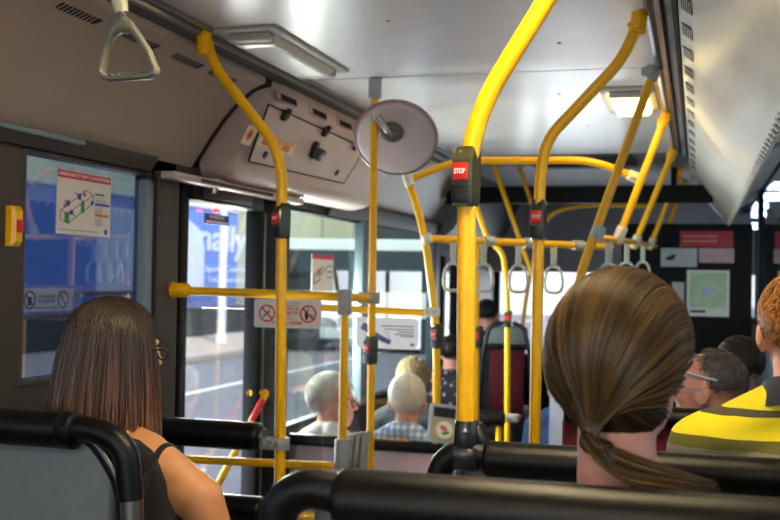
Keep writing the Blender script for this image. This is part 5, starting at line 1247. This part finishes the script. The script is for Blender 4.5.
def tail():
    N, K = 750, 18; tw = xf(M, tie[None])[0]
    path = [Vector(tw)] + [A(597, 440, 1.385), A(606, 458, 1.38), A(632, 474, 1.39), A(668, 482, 1.41), A(704, 489, 1.44), A(722, 491, 1.46)]
    pp = np.array(fillet(path, .03, 3)); s = np.linspace(0, 1, len(pp))
    tt = np.linspace(0, 1, K); cen = np.stack([np.interp(tt, s, pp[:, i]) for i in range(3)], -1)
    ph = rng.uniform(0, 2*PI, N); ra = np.sqrt(rng.uniform(0, 1, N)); ln = rng.uniform(.62, 1, N)
    S = np.zeros((N, K, 3))
    for k in range(K):
        w = tt[k]*ln; cc = np.stack([np.interp(w, tt, cen[:, i]) for i in range(3)], -1)
        rr = np.interp(w, [0, .12, .45, 1], [.009, .018, .027, .017])*ra
        rx = np.clip(1-w*1.2, .3, 1)
        S[:, k] = cc + np.stack([rr*np.cos(ph)*rx + .003*np.sin(9*w+ph), .75*rr*np.sin(ph+.7), rr*(np.sin(ph)*(1-rx*.7) - np.cos(ph)*.25) + .003*np.cos(7*w+ph*2) - .004*(1-ra)*w], -1)
    tone = np.clip(.36 + rng.normal(scale=.16, size=(N, 1)) + np.linspace(0, .1, K)[None], 0, 1)
    return S, .0011*np.interp(tt, [0, .7, 1], [1, 1, .3])[None]*rng.uniform(.7, 1.3, (N, 1)), tone
S, rad, tone = tail(); strands('ponytail', S, rad, tone, m_hair_p, cap)
def wisps():
    N, K = 130, 9; S = np.zeros((N, K, 3))
    for i in range(N):
        d = unit(np.array([rng.uniform(-1, 1), rng.uniform(-.9, .5), rng.uniform(-.55, 1)])); g = unit(rng.normal(size=3)+np.array([0, -.6, -.7])); L = rng.uniform(.02, .07)
        for k in range(K): u = k/(K-1); q = unit(d + g*L*8*u*.5); S[i, k] = cP + q*rP*(1.01 + .06*math.sin(u*PI*rng.uniform(.8, .9)))
    return xf(M, S)
0 and strands('loose_hairs', wisps(), .00045, .75, m_hair_p, cap)
q = B(); tm = Vector(tuple(xf(M, tie[None])[0])); dr_ = (A(597, 440, 1.385)-tm).normalized(); nx = dr_.orthogonal().normalized(); ny = dr_.cross(nx)
q.tube([tm + nx*.0125*math.cos(a) + ny*.0125*math.sin(a) for a in np.linspace(0, 2*PI, 20, endpoint=False)], .0035, 8, closed=True); obj('hair_tie', q, m_tie, t)
glasses(t, M, m_steel, r=.022); eyes(t, M)
# =============== striped shirt passenger at the right edge
Y = 2.33; H = A(803, 0, Y); H.z = A(803, 277, Y).z - .115
zs = 0
m_stripes = None
t, M, Mb = person('person in a yellow, olive and grey striped polo shirt with a navy collar', H, R(4), R(0), .008, m_skin_pink, m_white_shirt, m_trousers, sleeve=.5, sh=.172, w=1.08, floor=-.05, k=.014, lean=.0)
zz = lambda v: A(720, v, Y-.1).z + .05                   # object space: the person's base lies on the floor at -.05
m_stripes = bands('striped_polo', [(p*.8, c_) for p, c_ in sorted([(0, '6d6a66'), (zz(452), '74736f'), (zz(446), '5f5a20'), (zz(434.5), 'e8d416'), (zz(412), '4a4630'), (zz(406), 'd8c81c')])], scale=.8)
for o in t.children:
    if o.name.startswith('shirt'): o.data.materials.clear(); o.data.materials.append(m_stripes); shirt_o = o
q = B(); rings = []
for (r_, z, y, tl) in ((.066, -.135, -.034, .02), (.071, -.138, -.036, .022), (.090, -.198, -.046, .03), (.084, -.200, -.046, .03)):
    rings.append([q.bm.verts.new(Mb @ Vector((r_*1.05*math.cos(a), y + r_*math.sin(a), z - tl*math.sin(a)*1.0))) for a in np.linspace(0, 2*PI, 28, endpoint=False)])
q.loft(rings, False, True); obj('collar', q, m_navy, t, angle=1.2)
m_ginger = hairmat('ginger_hair', [(0, '3a2009'), (.5, '7d4d1c'), (1, 'c08a45')], .45)
short_hair(t, M, m_ginger, 2600, .05, line_std, tone=(.2, 1), thick=.0011, lift=.5)
# =============== the two white-haired passengers
m_whitehair = hairmat('white_hair', [(0, 'b9b5b0'), (.5, 'dedad5'), (1, 'f7f5f2')], .5)
Y = 5.2; H = A(340, 0, Y); H.z = A(340, 376, Y).z - .135
t, M, Mb = person('person with white hair and glasses in a white top, seen in profile by the window', H, R(-82), R(-14), .009, m_skin_pink, m_white_shirt, m_trousers, sleeve=.8, sh=.15, w=1.0, floor=LOW, hs=1.15)
short_hair(t, M, m_whitehair, 1500, .06, lambda d: (d.z > .42 if d.y > .2 else (d.z > -.15 if d.y > -.25 else d.z > -.6)), tone=(.3, 1), thick=.0016, lift=.7, r=(.088, .108, .098))
glasses(t, M, m_blackp); eyes(t, M, '3d4a55')
H = A(414, 0, Y); H.z = A(414, 376, Y).z - .13
t, M, Mb = person('person with short white hair in a pale blue checked shirt, seen from behind', H, R(8), R(-2), .009, m_skin_pink, m_check, m_trousers, sleeve=.8, sh=.17, w=1.05, floor=LOW, hs=1.14)
short_hair(t, M, m_whitehair, 1500, .04, line_thin, tone=(.35, 1), thick=.0014, lift=.3)
glasses(t, M, m_steel)
q = B(); rings = []
for (r_, z, y, tl) in ((.064, -.145, -.034, .015), (.069, -.147, -.036, .016), (.084, -.195, -.046, .02), (.078, -.197, -.046, .02)):
    rings.append([q.bm.verts.new(Mb @ Vector((r_*1.05*math.cos(a), y + r_*math.sin(a), z - tl*math.sin(a)))) for a in np.linspace(0, 2*PI, 24, endpoint=False)])
q.loft(rings, False, True); obj('collar', q, m_check, t)
# =============== further ahead
m_blond = hairmat('sandy_hair', [(0, '4b3a28'), (.5, '8a7350'), (1, 'c0ab82')], .5)
m_darkhair = hairmat('black_hair', [(0, '070606'), (1, '1d1815')], .4)
m_brownhair = hairmat('short_brown_hair', [(0, '1d1712'), (1, '4d3d31')], .45)
m_greyhair = hairmat('cropped_grey_hair', [(0, '3c3836'), (1, '726c69')], .5)
Y = 6.3; H = A(419, 0, Y); H.z = A(419, 360, Y).z - .125
t, M, Mb = person('person with tousled sandy hair beyond the checked shirt', H, R(15), R(0), .011, m_skin_pink, m_dkjacket, m_trousers, sleeve=.8, floor=LOW)
short_hair(t, M, m_blond, 900, .09, lambda d: (d.z > .35 if d.y > .2 else d.z > -.7), tone=(.2, 1), thick=.0022, lift=1.1, r=(.095, .113, .105), ruffle=1.5)
Y = 7.05; H = A(457, 0, Y); H.z = A(457, 335, Y).z - .125
t, M, Mb = person('person in a dark floral top holding a phone, behind the thick near pole', H, R(10), R(-20), .011, m_skin_pink, m_floral, m_trousers, sleeve=.8, floor=LOW, pose={-1: 'lap', 1: ((.23, .0, -.46), (.27, .2, -.47))})
short_hair(t, M, m_darkhair, 500, .06, lambda d: (d.z > .35 if d.y > .2 else d.z > -.6), tone=(0, 1), thick=.002)
a_, e_, w_ = arm_pts(Mb, 1, .155, ((.23, .0, -.46), (.27, .2, -.47)))
dn = (w_-e_).normalized(); q = B(); q.box(w_ + dn*.13 + V3(0, 0, .004), (.07, .14, .009), Matrix.Rotation(math.atan2(dn.y, dn.x)-PI/2, 3, 'Z'), .004); ph = obj('phone', q, mat('phone_case', 'c5b8c4', .4), base=w_+dn*.1); tag(ph, 'pale phone held by the passenger in the dark floral top', 'phone')
Y = 7.95; H = A(492, 0, Y); H.z = A(492, 300, Y).z - .12
t, M, Mb = person('person with black hair sitting in front of the burgundy seat back', H, R(0), R(0), .011, m_skin_pink, m_dkjacket, m_trousers, sleeve=.8, floor=LOW+.3)
short_hair(t, M, m_darkhair, 700, .05, line_std, tone=(0, 1), thick=.002)
Y = 7.2; H = A(566, 0, Y); H.z = A(566, 372, Y).z - .125
t, M, Mb = person('person in blue denim partly hidden by the lilac seat back', H, R(0), R(6), .012, m_skin_pink, m_denim, m_denim, sleeve=.8, floor=LOW)
short_hair(t, M, m_brownhair, 400, .05, line_std, tone=(0, 1), thick=.002)
# right side, beyond the striped shirt
Y = 3.28; H = A(713, 0, Y); H.z = A(713, 352, Y).z - .115
t, M, Mb = person('balding person with glasses facing left, beyond the striped shoulder', H, R(74), R(20), .009, m_skin_pink, m_maroon, m_trousers, sleeve=.8, floor=-.12, legs=False)
short_hair(t, M, m_greyhair, 900, .025, lambda d: (d.z > .62 and d.y < .1) or (d.y < -.05 and d.z > -.3) or (d.y < .15 and d.z > .3), tone=(0, 1), thick=.0012, lift=.1)
q = B(); q.tube([M @ Vector((.084*math.cos(a), .098*math.sin(a)-.012, .045+.018*math.sin(a))) for a in np.linspace(-.35, PI+.35, 24)], .0035, 8); obj('spectacle_band', q, mat('blue_white_frame', 'b9cbe6', .25, var=0), t)
glasses(t, M, mat('blue_frame', '8ea3c8', .3), True); eyes(t, M)
Y = 4.3; H = A(742, 0, Y); H.z = A(744, 338, Y).z - .118
t, M, Mb = person('person with short dark brown hair in a navy jacket, near the right windows', H, R(38), R(5), .009, m_skin_pink, m_navy, m_trousers, sleeve=.8, floor=-.12, legs=False)
short_hair(t, M, m_brownhair, 1100, .045, line_std, tone=(0, 1), thick=.0013)
# ================================================================= light and camera
w = bpy.data.worlds.new('sky'); bpy.context.scene.world = w; w.use_nodes = True
bg = w.node_tree.nodes['Background']; bg.inputs['Color'].default_value = lin('c9dcf5'); bg.inputs['Strength'].default_value = SKY
sd = bpy.data.lights.new('sun', 'SUN'); sd.energy = SUN; sd.angle = R(1.5); sd.color = (1, .93, .82)
so = bpy.data.objects.new('sun', sd); C.objects.link(so); so.location = (-20, 20, 30)
so.rotation_euler = Vector((-.45, .6, -.65)).to_track_quat('-Z', 'Y').to_euler()
def fill_lamp(name, loc, dirn, sx, sy, watts, col):  # adds an unseen area lamp that boosts the daylight at an opening
    ld = bpy.data.lights.new(name, 'AREA'); ld.shape = 'RECTANGLE'; ld.size = sx; ld.size_y = sy; ld.energy = watts; ld.color = col
    lo = bpy.data.objects.new(name, ld); C.objects.link(lo); lo.location = loc; lo.rotation_euler = Vector(dirn).to_track_quat('-Z', 'Y').to_euler()
fill_lamp('fill_rear_window', (-.85, -1.48, E+.15), (0, 1, .12), 2.0, .8, FILL[0], (1, .96, .9))
fill_lamp('fill_rear_door', (-2.5, 4.5, .7), (1, .1, .35), .7, 1.4, FILL[1], (.86, .92, 1))
fill_lamp('fill_left_windows', (-2.45, 5.75, 1.05), (1, -.25, -.45), 1.3, .5, FILL[2], (1, .97, .93))
fill_lamp('fill_windscreen', (-.9, 11.4, .9), (0, -1, .2), 2.0, 1.0, FILL[3], (.86, .92, 1))
cd = bpy.data.cameras.new('camera'); cam = bpy.data.objects.new('camera', cd); C.objects.link(cam); bpy.context.scene.camera = cam
cd.sensor_width = 36; cd.lens = FPX/780*36; cd.clip_start = .05; cd.clip_end = 300
ctr = ray(390, 260).normalized(); rt = (ray(490, 260)-ray(290, 260)).normalized(); up = rt.cross(ctr)
cam.matrix_world = Matrix(((rt.x, up.x, -ctr.x, 0), (rt.y, up.y, -ctr.y, 0), (rt.z, up.z, -ctr.z, E), (0, 0, 0, 1)))
cd.dof.use_dof = True; cd.dof.focus_distance = 2.3; cd.dof.aperture_fstop = 5.6
vs = bpy.context.scene.view_settings; vs.view_transform = 'Standard'; vs.look = 'None'; vs.gamma = 1; vs.exposure = EXPOSURE; vs.use_curve_mapping = False
bpy.context.scene.cycles.max_bounces = 10; bpy.context.scene.cycles.transparent_max_bounces = 24; bpy.context.scene.cycles.caustics_reflective = False
bpy.context.scene.cycles.sample_clamp_indirect = 6
